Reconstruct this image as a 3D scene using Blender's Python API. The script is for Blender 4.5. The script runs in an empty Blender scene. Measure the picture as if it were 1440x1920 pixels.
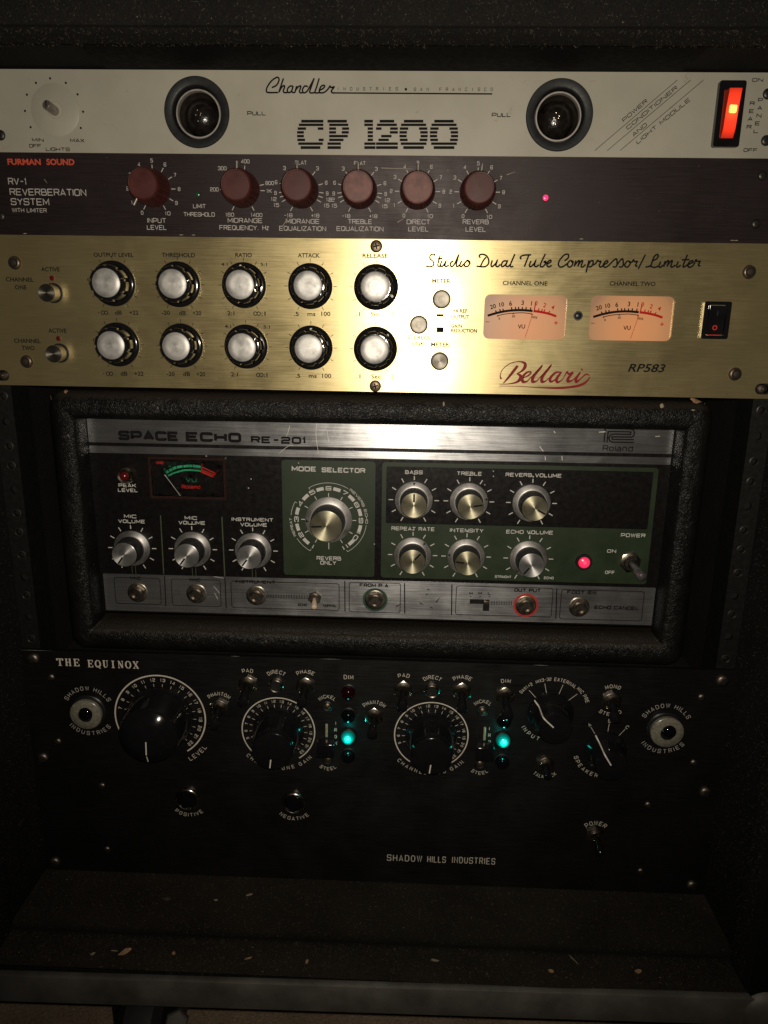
import bpy, bmesh, math, random
from mathutils import Vector, Matrix
from mathutils.geometry import tessellate_polygon
random.seed(7)
SC = bpy.context.scene
COL = SC.collection
MM = 0.001
PI = math.pi
R = math.radians
# ------------------------------------------------------------------ camera
# position in mm (X right along the rack, Y into the rack, Z up, Z=0 at the top of the rack opening)
CAM = (20.893, -461.776, -129.463)
TILT, YAW, ROLL, FPX = 0.26100, 0.03253, -0.01484, 1406.26   # focal length in pixels of a 1440 px wide picture

def cam_axes():
    ca, sa, cb, sb, cc, sc = math.cos(TILT), math.sin(TILT), math.cos(YAW), math.sin(YAW), math.cos(ROLL), math.sin(ROLL)
    Rz = Matrix(((cb, -sb, 0), (sb, cb, 0), (0, 0, 1)))
    Rx = Matrix(((1, 0, 0), (0, ca, sa), (0, -sa, ca)))
    B = Matrix(((1, 0, 0), (0, 0, 1), (0, -1, 0)))
    Ro = Matrix(((cc, -sc, 0), (sc, cc, 0), (0, 0, 1)))
    return Rz @ Rx @ B @ Ro            # columns right, down, forward
AX = cam_axes()
cd = bpy.data.cameras.new('camera')
cam = bpy.data.objects.new('camera', cd)
COL.objects.link(cam)
cd.sensor_fit = 'HORIZONTAL'
cd.sensor_width = 36
cd.lens = FPX / 1440 * 36
cd.clip_start = 0.01
cd.clip_end = 50
m3 = Matrix((AX.col[0], -AX.col[1], -AX.col[2])).transposed()
cam.matrix_world = Matrix.Translation(Vector(CAM) * MM) @ m3.to_4x4()
SC.camera = cam
# ------------------------------------------------------------------ world: a dark room
w = bpy.data.worlds.new('World')
SC.world = w
w.use_nodes = True
w.node_tree.nodes['Background'].inputs[0].default_value = (0.75, 0.8, 1, 1)
w.node_tree.nodes['Background'].inputs[1].default_value = 0.0015
# ------------------------------------------------------------------ the phone's flash beside the lens
ld = bpy.data.lights.new('flash', 'SPOT')
fl = bpy.data.objects.new('flash', ld)
COL.objects.link(fl)
ld.energy = 6.6
ld.color = (1.0, 0.90, 0.75)
ld.shadow_soft_size = 0.0035
ld.spot_size = R(118)
ld.spot_blend = 1.0
fl.location = (Vector(CAM) + AX.col[0] * 3 + AX.col[1] * -9) * MM
fl.rotation_euler = (Vector((10, 0, -160)) - Vector(CAM)).to_track_quat('-Z', 'Y').to_euler()
SC.view_settings.view_transform = 'Standard'
SC.view_settings.look = 'None'
SC.view_settings.exposure = 0.0
SC.view_settings.gamma = 1.0

def at(u, v, Y=0.0):
    """point in mm (X, Z) of the plane Y that is seen at pixel u, v of the 1440x1920 photograph"""
    d = AX @ Vector(((u - 720) / FPX, (v - 960) / FPX, 1.0))
    t = (Y - CAM[1]) / d.y
    return CAM[0] + t * d.x, CAM[2] + t * d.z

def atz(u, v, Z):
    d = AX @ Vector(((u - 720) / FPX, (v - 960) / FPX, 1.0))
    t = (Z - CAM[2]) / d.z
    return CAM[0] + t * d.x, CAM[1] + t * d.y

# ------------------------------------------------------------------ materials
def new_mat(name):
    m = bpy.data.materials.new(name)
    m.use_nodes = True
    nt = m.node_tree
    return m, nt, nt.nodes['Principled BSDF']

def N(nt, t, **kw):
    n = nt.nodes.new(t)
    for k, v in kw.items():
        if k.startswith('i_'):
            n.inputs[k[2:].replace('_', ' ')].default_value = v
        else:
            setattr(n, k, v)
    return n

def noise_tex(nt, scale=(1, 1, 1), ns=5.0, detail=4.0, rough=0.6, coord='Object', dist=0.0):
    tc = N(nt, 'ShaderNodeTexCoord')
    mp = N(nt, 'ShaderNodeMapping')
    mp.inputs['Scale'].default_value = scale
    no = N(nt, 'ShaderNodeTexNoise')
    no.inputs['Scale'].default_value = ns
    no.inputs['Detail'].default_value = detail
    no.inputs['Roughness'].default_value = rough
    no.inputs['Distortion'].default_value = dist
    nt.links.new(tc.outputs[coord], mp.inputs[0])
    nt.links.new(mp.outputs[0], no.inputs['Vector'])
    return no

def ramp(nt, src, stops):
    r = N(nt, 'ShaderNodeValToRGB')
    e = r.color_ramp.elements
    while len(e) < len(stops):
        e.new(0.5)
    for i, (p, c) in enumerate(stops):
        e[i].position = p
        e[i].color = (*c, 1) if len(c) == 3 else c
    nt.links.new(src, r.inputs[0])
    return r

def bump(nt, src, strength, dist=0.001, prev=None):
    b = N(nt, 'ShaderNodeBump')
    b.inputs['Strength'].default_value = strength
    b.inputs['Distance'].default_value = dist
    nt.links.new(src, b.inputs['Height'])
    if prev:
        nt.links.new(prev.outputs[0], b.inputs['Normal'])
    return b

def simple(name, col, rough=0.5, metal=0.0, spec=0.5, var=0.12, ns=300, bmp=0.0, coat=0.0):
    m, nt, p = new_mat(name)
    p.inputs['Metallic'].default_value = metal
    p.inputs['Specular IOR Level'].default_value = spec
    p.inputs['Coat Weight'].default_value = coat
    no = noise_tex(nt, ns=ns)
    c2 = tuple(x * (1 - var) for x in col)
    c3 = tuple(min(1, x * (1 + var)) for x in col)
    r = ramp(nt, no.outputs[0], [(0.3, c2), (0.7, c3)])
    nt.links.new(r.outputs[0], p.inputs['Base Color'])
    r2 = ramp(nt, no.outputs[0], [(0.3, (max(0.02, rough * 0.85),) * 3), (0.7, (min(1, rough * 1.15),) * 3)])
    nt.links.new(r2.outputs[0], p.inputs['Roughness'])
    if bmp:
        b = bump(nt, no.outputs[0], bmp, 0.0003)
        nt.links.new(b.outputs[0], p.inputs['Normal'])
    return m

def brushed(name, c1, c2, rough=0.4, metal=1.0, aniso=0.8, wear=None, bmp=0.25, spec=0.5, spread=0.5):
    """sheet metal brushed from side to side: streaks along X, reflections stretched up and down"""
    m, nt, p = new_mat(name)
    p.inputs['Metallic'].default_value = metal
    p.inputs['Anisotropic'].default_value = aniso
    p.inputs['Specular IOR Level'].default_value = spec
    fine = noise_tex(nt, scale=(45, 1500, 1500), ns=1.0, detail=5, rough=0.65)
    big = noise_tex(nt, scale=(1, 1, 1), ns=14, detail=5, rough=0.6)
    mx = N(nt, 'ShaderNodeMix', data_type='FLOAT')
    mx.inputs[0].default_value = 0.35
    nt.links.new(fine.outputs[0], mx.inputs[2])
    nt.links.new(big.outputs[0], mx.inputs[3])
    r = ramp(nt, mx.outputs[0], [(0.30, c1), (0.68, c2)])
    last = r
    sp = noise_tex(nt, ns=420, detail=2)
    sr = ramp(nt, sp.outputs[0], [(0.72, (0, 0, 0)), (0.76, (1, 1, 1))])
    if wear:
        mc = N(nt, 'ShaderNodeMix', data_type='RGBA')
        nt.links.new(sr.outputs[0], mc.inputs[0])
        nt.links.new(r.outputs[0], mc.inputs[6])
        mc.inputs[7].default_value = (*wear, 1)
        nt.links.new(mc.outputs[2], p.inputs['Base Color'])
    else:
        nt.links.new(r.outputs[0], p.inputs['Base Color'])
    sm2 = noise_tex(nt, ns=26, detail=5, rough=0.6, dist=0.6)
    mr_ = N(nt, 'ShaderNodeMix', data_type='FLOAT')
    mr_.inputs[0].default_value = 0.6
    nt.links.new(fine.outputs[0], mr_.inputs[2])
    nt.links.new(sm2.outputs[0], mr_.inputs[3])
    rr = ramp(nt, mr_.outputs[0], [(0.36, (rough * 0.78,) * 3), (0.64, (min(1, rough * 1.25),) * 3)])
    nt.links.new(rr.outputs[0], p.inputs['Roughness'])
    tv = N(nt, 'ShaderNodeCombineXYZ')
    tv.inputs[2].default_value = 1.0
    nt.links.new(tv.outputs[0], p.inputs['Tangent'])
    b = bump(nt, fine.outputs[0], bmp, 0.0002)
    nt.links.new(b.outputs[0], p.inputs['Normal'])
    return m

def turned(name, col, rough=0.28, aniso=0.85, metal=1.0, bmp=0.15):
    """metal turned on a lathe: fine circles round the object's own Z axis"""
    m, nt, p = new_mat(name)
    p.inputs['Metallic'].default_value = metal
    p.inputs['Anisotropic'].default_value = aniso
    tc = N(nt, 'ShaderNodeTexCoord')
    sx = N(nt, 'ShaderNodeSeparateXYZ')
    nt.links.new(tc.outputs['Object'], sx.inputs[0])
    ng = N(nt, 'ShaderNodeMath', operation='MULTIPLY')
    ng.inputs[1].default_value = -1
    nt.links.new(sx.outputs[1], ng.inputs[0])
    cb = N(nt, 'ShaderNodeCombineXYZ')
    nt.links.new(sx.outputs[0], cb.inputs[0])
    nt.links.new(sx.outputs[1], cb.inputs[1])
    vt = N(nt, 'ShaderNodeVectorTransform', vector_type='VECTOR', convert_from='OBJECT', convert_to='WORLD')
    nt.links.new(cb.outputs[0], vt.inputs[0])
    vn = N(nt, 'ShaderNodeVectorMath', operation='NORMALIZE')
    nt.links.new(vt.outputs[0], vn.inputs[0])
    nt.links.new(vn.outputs[0], p.inputs['Tangent'])
    ln = N(nt, 'ShaderNodeVectorMath', operation='LENGTH')
    nt.links.new(cb.outputs[0], ln.inputs[0])
    no = N(nt, 'ShaderNodeTexNoise', noise_dimensions='1D')
    no.inputs['Scale'].default_value = 5000
    nt.links.new(ln.outputs['Value'], no.inputs['W'])
    sm = noise_tex(nt, ns=160, detail=4)
    sm.noise_dimensions = '4D'
    oi = N(nt, 'ShaderNodeObjectInfo')
    mw_ = N(nt, 'ShaderNodeMath', operation='MULTIPLY')
    mw_.inputs[1].default_value = 60
    nt.links.new(oi.outputs['Random'], mw_.inputs[0])
    nt.links.new(mw_.outputs[0], sm.inputs['W'])
    r = ramp(nt, sm.outputs[0], [(0.30, tuple(x * 0.55 for x in col)), (0.55, col)])
    nt.links.new(r.outputs[0], p.inputs['Base Color'])
    r2 = ramp(nt, no.outputs[0], [(0.2, (rough * 0.8,) * 3), (0.8, (rough * 1.3,) * 3)])
    nt.links.new(r2.outputs[0], p.inputs['Roughness'])
    if bmp:
        b = bump(nt, no.outputs[0], bmp, 0.00005)
        nt.links.new(b.outputs[0], p.inputs['Normal'])
    return m

def glow(name, col, strength, base=(0.1, 0.1, 0.1), rough=0.25, hot=None, hotr=0.004, coat=0.5):
    m, nt, p = new_mat(name)
    p.inputs['Base Color'].default_value = (*base, 1)
    p.inputs['Roughness'].default_value = rough
    p.inputs['Coat Weight'].default_value = coat
    if hot:
        tc = N(nt, 'ShaderNodeTexCoord')
        sb = N(nt, 'ShaderNodeVectorMath', operation='SUBTRACT')
        sb.inputs[1].default_value = hot[0]
        nt.links.new(tc.outputs['Object'], sb.inputs[0])
        ln = N(nt, 'ShaderNodeVectorMath', operation='LENGTH')
        nt.links.new(sb.outputs[0], ln.inputs[0])
        mr = N(nt, 'ShaderNodeMapRange')
        mr.inputs['From Max'].default_value = hotr
        nt.links.new(ln.outputs['Value'], mr.inputs[0])
        r = ramp(nt, mr.outputs[0], hot[1])
        nt.links.new(r.outputs[0], p.inputs['Emission Color'])
    else:
        no = noise_tex(nt, ns=200, detail=1)
        r = ramp(nt, no.outputs[0], [(0.3, tuple(x * 0.85 for x in col)), (0.7, col)])
        nt.links.new(r.outputs[0], p.inputs['Emission Color'])
    p.inputs['Emission Strength'].default_value = strength
    return m

def carpet_mat(name, c1, c2, fleck, ns=900):
    m, nt, p = new_mat(name)
    p.inputs['Roughness'].default_value = 0.95
    p.inputs['Specular IOR Level'].default_value = 0.15
    n1 = noise_tex(nt, ns=ns, detail=3, rough=0.7)
    n2 = noise_tex(nt, ns=25, detail=5, rough=0.65)
    mx = N(nt, 'ShaderNodeMix', data_type='FLOAT')
    mx.inputs[0].default_value = 0.4
    nt.links.new(n1.outputs[0], mx.inputs[2])
    nt.links.new(n2.outputs[0], mx.inputs[3])
    r = ramp(nt, mx.outputs[0], [(0.35, c1), (0.65, c2)])
    n3 = noise_tex(nt, ns=ns * 0.8, detail=1)
    fr = ramp(nt, n3.outputs[0], [(0.70, (0, 0, 0)), (0.78, (1, 1, 1))])
    mc = N(nt, 'ShaderNodeMix', data_type='RGBA')
    nt.links.new(fr.outputs[0], mc.inputs[0])
    nt.links.new(r.outputs[0], mc.inputs[6])
    mc.inputs[7].default_value = (*fleck, 1)
    nt.links.new(mc.outputs[2], p.inputs['Base Color'])
    b = bump(nt, n1.outputs[0], 0.8, 0.0012)
    nt.links.new(b.outputs[0], p.inputs['Normal'])
    return m

def vinyl_mat():
    m, nt, p = new_mat('black_vinyl')
    tc = N(nt, 'ShaderNodeTexCoord')
    wn = N(nt, 'ShaderNodeTexNoise')
    wn.inputs['Scale'].default_value = 130
    wn.inputs['Detail'].default_value = 3
    nt.links.new(tc.outputs['Object'], wn.inputs['Vector'])
    ad = N(nt, 'ShaderNodeVectorMath', operation='MULTIPLY_ADD')
    ad.inputs[1].default_value = (0.012, 0.012, 0.012)
    nt.links.new(wn.outputs['Color'], ad.inputs[0])
    nt.links.new(tc.outputs['Object'], ad.inputs[2])
    vo = N(nt, 'ShaderNodeTexVoronoi', feature='DISTANCE_TO_EDGE')
    vo.inputs['Scale'].default_value = 540
    nt.links.new(ad.outputs[0], vo.inputs['Vector'])
    cr = ramp(nt, vo.outputs['Distance'], [(0.0, (0, 0, 0)), (0.22, (1, 1, 1))])
    n2 = N(nt, 'ShaderNodeTexNoise')
    n2.inputs['Scale'].default_value = 700
    n2.inputs['Detail'].default_value = 4
    nt.links.new(ad.outputs[0], n2.inputs['Vector'])
    b = bump(nt, cr.outputs[0], 0.34, 0.0006)
    n3 = N(nt, 'ShaderNodeTexNoise')
    n3.inputs['Scale'].default_value = 120
    n3.inputs['Detail'].default_value = 2
    n3.inputs['Distortion'].default_value = 1.6
    nt.links.new(tc.outputs['Object'], n3.inputs['Vector'])
    b0 = bump(nt, n3.outputs[0], 0.16, 0.003, b)
    b2 = bump(nt, n2.outputs[0], 0.25, 0.0006, b0)
    nt.links.new(b2.outputs[0], p.inputs['Normal'])
    dust = noise_tex(nt, ns=28, detail=6, rough=0.7)
    r = ramp(nt, dust.outputs[0], [(0.35, (0.003, 0.003, 0.003)), (0.70, (0.010, 0.009, 0.0075))])
    sp = noise_tex(nt, ns=260, detail=2)
    sr = ramp(nt, sp.outputs[0], [(0.735, (0, 0, 0)), (0.76, (1, 1, 1))])
    mc = N(nt, 'ShaderNodeMix', data_type='RGBA')
    nt.links.new(sr.outputs[0], mc.inputs[0])
    nt.links.new(r.outputs[0], mc.inputs[6])
    mc.inputs[7].default_value = (0.16, 0.13, 0.10, 1)
    nt.links.new(mc.outputs[2], p.inputs['Base Color'])
    ge = N(nt, 'ShaderNodeNewGeometry')
    sz = N(nt, 'ShaderNodeSeparateXYZ')
    nt.links.new(ge.outputs['Normal'], sz.inputs[0])
    dn = noise_tex(nt, ns=60, detail=5)
    dm_ = N(nt, 'ShaderNodeMath', operation='MULTIPLY_ADD')
    dm_.inputs[1].default_value = 0.7
    nt.links.new(dn.outputs[0], dm_.inputs[0])
    nt.links.new(sz.outputs[2], dm_.inputs[2])
    dr = ramp(nt, dm_.outputs[0], [(0.72, (0, 0, 0)), (1.35, (0.75, 0.75, 0.75))])
    md = N(nt, 'ShaderNodeMix', data_type='RGBA')
    nt.links.new(dr.outputs[0], md.inputs[0])
    nt.links.new(mc.outputs[2], md.inputs[6])
    md.inputs[7].default_value = (0.030, 0.024, 0.018, 1)
    nt.links.new(md.outputs[2], p.inputs['Base Color'])
    p.inputs['Roughness'].default_value = 0.42
    p.inputs['Specular IOR Level'].default_value = 0.22
    return m

def glass_mat(name, tint=(1, 1, 1), rough=0.02):
    m, nt, p = new_mat(name)
    p.inputs['Base Color'].default_value = (*tint, 1)
    p.inputs['Transmission Weight'].default_value = 1
    p.inputs['Roughness'].default_value = rough
    p.inputs['IOR'].default_value = 1.45
    return m

def enamel():
    m = simple('beige_enamel', (0.345, 0.325, 0.265), 0.42, var=0.08, ns=22)
    nt = m.node_tree
    p = nt.nodes['Principled BSDF']
    src = p.inputs['Base Color'].links[0].from_socket
    st = noise_tex(nt, scale=(1, 1, 2.2), ns=75, detail=6, rough=0.75, dist=0.8)
    sr = ramp(nt, st.outputs[0], [(0.64, (0, 0, 0)), (0.74, (0.7, 0.7, 0.7))])
    fx = noise_tex(nt, ns=900, detail=2)
    fr = ramp(nt, fx.outputs[0], [(0.74, (0, 0, 0)), (0.78, (0.8, 0.8, 0.8))])
    ad = N(nt, 'ShaderNodeMath', operation='MAXIMUM')
    nt.links.new(sr.outputs[0], ad.inputs[0])
    nt.links.new(fr.outputs[0], ad.inputs[1])
    mc = N(nt, 'ShaderNodeMix', data_type='RGBA')
    nt.links.new(ad.outputs[0], mc.inputs[0])
    nt.links.new(src, mc.inputs[6])
    mc.inputs[7].default_value = (0.235, 0.20, 0.145, 1)
    nt.links.new(mc.outputs[2], p.inputs['Base Color'])
    return m

M = {
    'beige': enamel(),
    'rv_panel': brushed('black_anodised_panel', (0.018, 0.012, 0.013), (0.036, 0.025, 0.026), rough=0.52, metal=0.45, aniso=0.5, wear=(0.09, 0.075, 0.07), bmp=0.35),
    'gold': brushed('brushed_gold', (0.60, 0.48, 0.23), (0.72, 0.60, 0.32), rough=0.37, metal=0.84, aniso=0.66, wear=(0.45, 0.33, 0.16), bmp=0.10),
    'alu': brushed('brushed_aluminium', (0.56, 0.56, 0.57), (0.74, 0.74, 0.75), rough=0.285, metal=0.93, aniso=0.62, wear=(0.85, 0.8, 0.75), bmp=0.16),
    'eq_panel': brushed('black_equipment_panel', (0.006, 0.006, 0.006), (0.022, 0.021, 0.020), rough=0.42, metal=0.6, aniso=0.45, bmp=0.3),
    'black_print': simple('black_ink', (0.008, 0.007, 0.008), 0.8, spec=0.12),
    'grey_print': simple('off_white_ink', (0.42, 0.39, 0.36), 0.6),
    'white_print': simple('white_ink', (0.70, 0.66, 0.58), 0.6),
    'red_print': simple('red_ink', (0.55, 0.07, 0.03), 0.6),
    'logo_red': simple('dark_red_ink', (0.22, 0.010, 0.014), 0.6, spec=0.2),
    'green_print': simple('green_ink', (0.012, 0.026, 0.008), 0.5, var=0.1, ns=60),
    'olive_print': simple('olive_ink', (0.06, 0.07, 0.035), 0.5),
    'gloss_black': simple('gloss_black_plastic', (0.008, 0.008, 0.009), 0.12, var=0.2, ns=120),
    'satin_black': simple('satin_black_plastic', (0.012, 0.012, 0.013), 0.35, bmp=0.1),
    'matt_black': simple('matt_black_paint', (0.008, 0.008, 0.008), 0.6),
    'hole': simple('dark_hole', (0.003, 0.003, 0.003), 0.9),
    'maroon': simple('maroon_knob_plastic', (0.060, 0.012, 0.010), 0.5, spec=0.35, var=0.3, ns=110, bmp=0.15),
    'maroon_dusty': simple('dusty_maroon_plastic', (0.145, 0.066, 0.058), 0.55, spec=0.35, var=0.6, ns=150, bmp=0.3),
    'pin': simple('grey_metal_pin', (0.42, 0.38, 0.34), 0.35, metal=0.8),
    'cap_satin': turned('satin_aluminium_cap', (0.56, 0.545, 0.52), rough=0.50, aniso=0.2, bmp=0.05, metal=0.75),
    'cap_turned': turned('turned_aluminium', (0.66, 0.65, 0.63), rough=0.40, aniso=0.8, metal=0.88),
    'cap_brass': turned('turned_brass', (0.50, 0.46, 0.32), rough=0.38, aniso=0.82, metal=0.85),
    'skirt_alu': turned('turned_skirt_aluminium', (0.60, 0.58, 0.56), rough=0.5, aniso=0.5, bmp=0.25),
    'button': turned('turned_button_steel', (0.17, 0.155, 0.13), rough=0.42, aniso=0.85, metal=0.9),
    'nickel': simple('nickel_plate', (0.62, 0.55, 0.46), 0.22, metal=1.0, var=0.15),
    'old_brass': simple('tarnished_nickel', (0.25, 0.22, 0.18), 0.36, metal=1.0, var=0.3, ns=250),
    'chrome': simple('chrome', (0.7, 0.7, 0.7), 0.08, metal=1.0, var=0.05),
    'bronze': simple('bronze_screw', (0.13, 0.095, 0.065), 0.4, metal=0.8, var=0.3),
    'black_screw': simple('black_screw', (0.05, 0.045, 0.04), 0.4, metal=0.7),
    'steel_screw': simple('steel_screw', (0.20, 0.165, 0.14), 0.42, metal=1.0, var=0.3),
    'rail': simple('painted_steel_rail', (0.007, 0.0073, 0.0068), 0.42, bmp=0.15),
    'band': simple('weathered_aluminium_band', (0.23, 0.215, 0.19), 0.6, metal=0.5, var=0.3, ns=40, bmp=0.3),
    'stamp': simple('scratched_metal', (0.42, 0.38, 0.33), 0.5, metal=0.8),
    'carpet': carpet_mat('black_carpet', (0.004, 0.0038, 0.0036), (0.013, 0.012, 0.0105), (0.05, 0.043, 0.036)),
    'carpet_dusty': carpet_mat('dusty_black_carpet', (0.014, 0.0115, 0.009), (0.040, 0.033, 0.025), (0.18, 0.14, 0.09)),
    'room_floor': carpet_mat('brown_room_carpet', (0.20, 0.145, 0.10), (0.52, 0.38, 0.26), (0.7, 0.55, 0.4), ns=500),
    'fibre': simple('lint_fibre', (0.060, 0.050, 0.040), 0.8, spec=0.2, var=0.6),
    'wood': simple('bare_wood', (0.40, 0.24, 0.13), 0.7, var=0.35, ns=500),
    'pale_flake': simple('pale_flake', (0.30, 0.24, 0.175), 0.7, var=0.3),
    'vinyl': vinyl_mat(),
    'glass': glass_mat('clear_glass'),
    'smoke': glass_mat('smoky_plastic', (0.75, 0.6, 0.55)),
    'amber': glow('amber_meter_face', (1.0, 0.42, 0.17), 0.62, base=(0.17, 0.085, 0.04), rough=0.4, coat=0.3, hot=((0.002, -0.006, -0.002), [(0.0, (0.78, 0.29, 0.10)), (0.5, (0.64, 0.27, 0.105)), (0.85, (0.44, 0.21, 0.09)), (1.0, (0.25, 0.13, 0.065))]), hotr=0.028),
    'dim_red_print': glow('lit_red_print', (1.0, 0.05, 0.03), 0.20, base=(0.4, 0.03, 0.02)),
    'dim_green_print': glow('lit_green_print', (0.05, 0.60, 0.25), 0.13, base=(0.03, 0.25, 0.12)),
    'led_red_on': glow('lit_red_led', (1.0, 0.02, 0.10), 3.0, base=(0.3, 0.0, 0.02)),
    'red_lamp_on': glow('lit_red_lamp', (1.0, 0.06, 0.12), 1.0, base=(0.4, 0.02, 0.03),
                    hot=((0.000, 0.0005, 0.003), [(0.0, (1, 0.35, 0.5)), (0.35, (1, 0.03, 0.12)), (1.0, (0.45, 0.01, 0.03))]), hotr=0.006),
    'led_red_off': simple('unlit_red_led', (0.11, 0.006, 0.006), 0.2),
    'led_green_off': simple('unlit_green_led', (0.01, 0.10, 0.03), 0.15),
    'jewel_red': simple('dark_red_jewel', (0.012, 0.001, 0.002), 0.06, coat=1.0),
    'jewel_green': simple('dark_green_jewel', (0.001, 0.004, 0.0035), 0.06, coat=1.0),
    'jewel_black': simple('black_jewel', (0.004, 0.004, 0.005), 0.06, coat=1.0),
    'jewel_lit': glow('lit_cyan_jewel', (0, 1, 0.8), 2.0, base=(0.0, 0.25, 0.2), rough=0.1,
                  hot=((0.0, 0.0012, 0.0055), [(0.0, (0.45, 1, 0.95)), (0.14, (0.03, 0.80, 0.66)), (0.34, (0.0, 0.16, 0.14)), (0.6, (0.0, 0.025, 0.022)), (1.0, (0.0, 0.006, 0.006))]), hotr=0.007),
    'rocker_red': glow('lit_red_rocker', (1, 0.1, 0.02), 1.0, base=(0.4, 0.02, 0.01), rough=0.25, coat=0.2,
                   hot=((0.0004, 0.0005, 0.005), [(0.0, (1, 0.14, 0.03)), (0.35, (0.95, 0.055, 0.018)), (0.75, (0.75, 0.035, 0.010)), (1.0, (0.30, 0.014, 0.006))]), hotr=0.0125),
    'rocker_dim': glow('dim_red_rocker_side', (0.10, 0.008, 0.003), 0.8, base=(0.12, 0.01, 0.005), rough=0.4, coat=0.0),
    'neon': glow('neon_glow', (1.0, 0.85, 0.18), 1.3, base=(0.5, 0.3, 0.05)),
    'badge_cream': simple('aged_cream_enamel', (0.20, 0.185, 0.145), 0.25, var=0.3, ns=500, coat=0.8),
    'white_plastic': simple('ivory_lever', (0.62, 0.47, 0.33), 0.3),
    'red_ring': simple('red_washer', (0.42, 0.030, 0.028), 0.5),
    'green_ring': simple('green_washer', (0.02, 0.06, 0.035), 0.5),
    'rubber': simple('black_rubber', (0.015, 0.015, 0.015), 0.6),
    'meter_black': simple('black_meter_face', (0.006, 0.005, 0.005), 0.3),
    'meter_edge': simple('clear_plastic_edge', (0.028, 0.014, 0.011), 0.2),
    'lamp_grommet': simple('charcoal_grommet', (0.010, 0.011, 0.012), 0.5, spec=0.35, bmp=0.2),
    'lamp_filament': simple('lamp_socket_metal', (0.35, 0.30, 0.26), 0.25, metal=1.0, var=0.5, ns=600, bmp=0.5),
    'bulb_dark': simple('smoked_lamp_glass', (0.010, 0.008, 0.007), 0.20, var=0.6, ns=340, bmp=1.0, coat=0.8),
    'meter_red': simple('meter_red_ink', (0.45, 0.012, 0.012), 0.7, spec=0.1),
    'lever_steel': simple('lever_steel', (0.5, 0.48, 0.5), 0.22, metal=0.9, var=0.2),
    'rim_metal': simple('dull_silver_rim', (0.34, 0.31, 0.28), 0.5, metal=0.5),
    'echo_ink': simple('silver_grey_ink', (0.56, 0.54, 0.50), 0.6),
    'pad_black': simple('black_roof_pad', (0.003, 0.003, 0.003), 0.8, spec=0.1),
    'lint': simple('dusty_lint', (0.17, 0.135, 0.095), 0.8),
    'contact_gold': simple('contact_gold', (0.75, 0.62, 0.38), 0.4, metal=0.7),
    'lamp_well': simple('dark_brown_lamp_well', (0.035, 0.028, 0.022), 0.4, var=0.5, ns=300),  # mottled dark brown for the inside of the lamp tubes
    'skin_mark': simple('dirt_mark', (0.30, 0.25, 0.18), 0.6),
    'scratch': simple('bright_scratch', (0.75, 0.70, 0.62), 0.4, metal=0.5),
    'eq_ink': simple('aged_white_ink', (0.62, 0.56, 0.47), 0.6),
}

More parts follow.
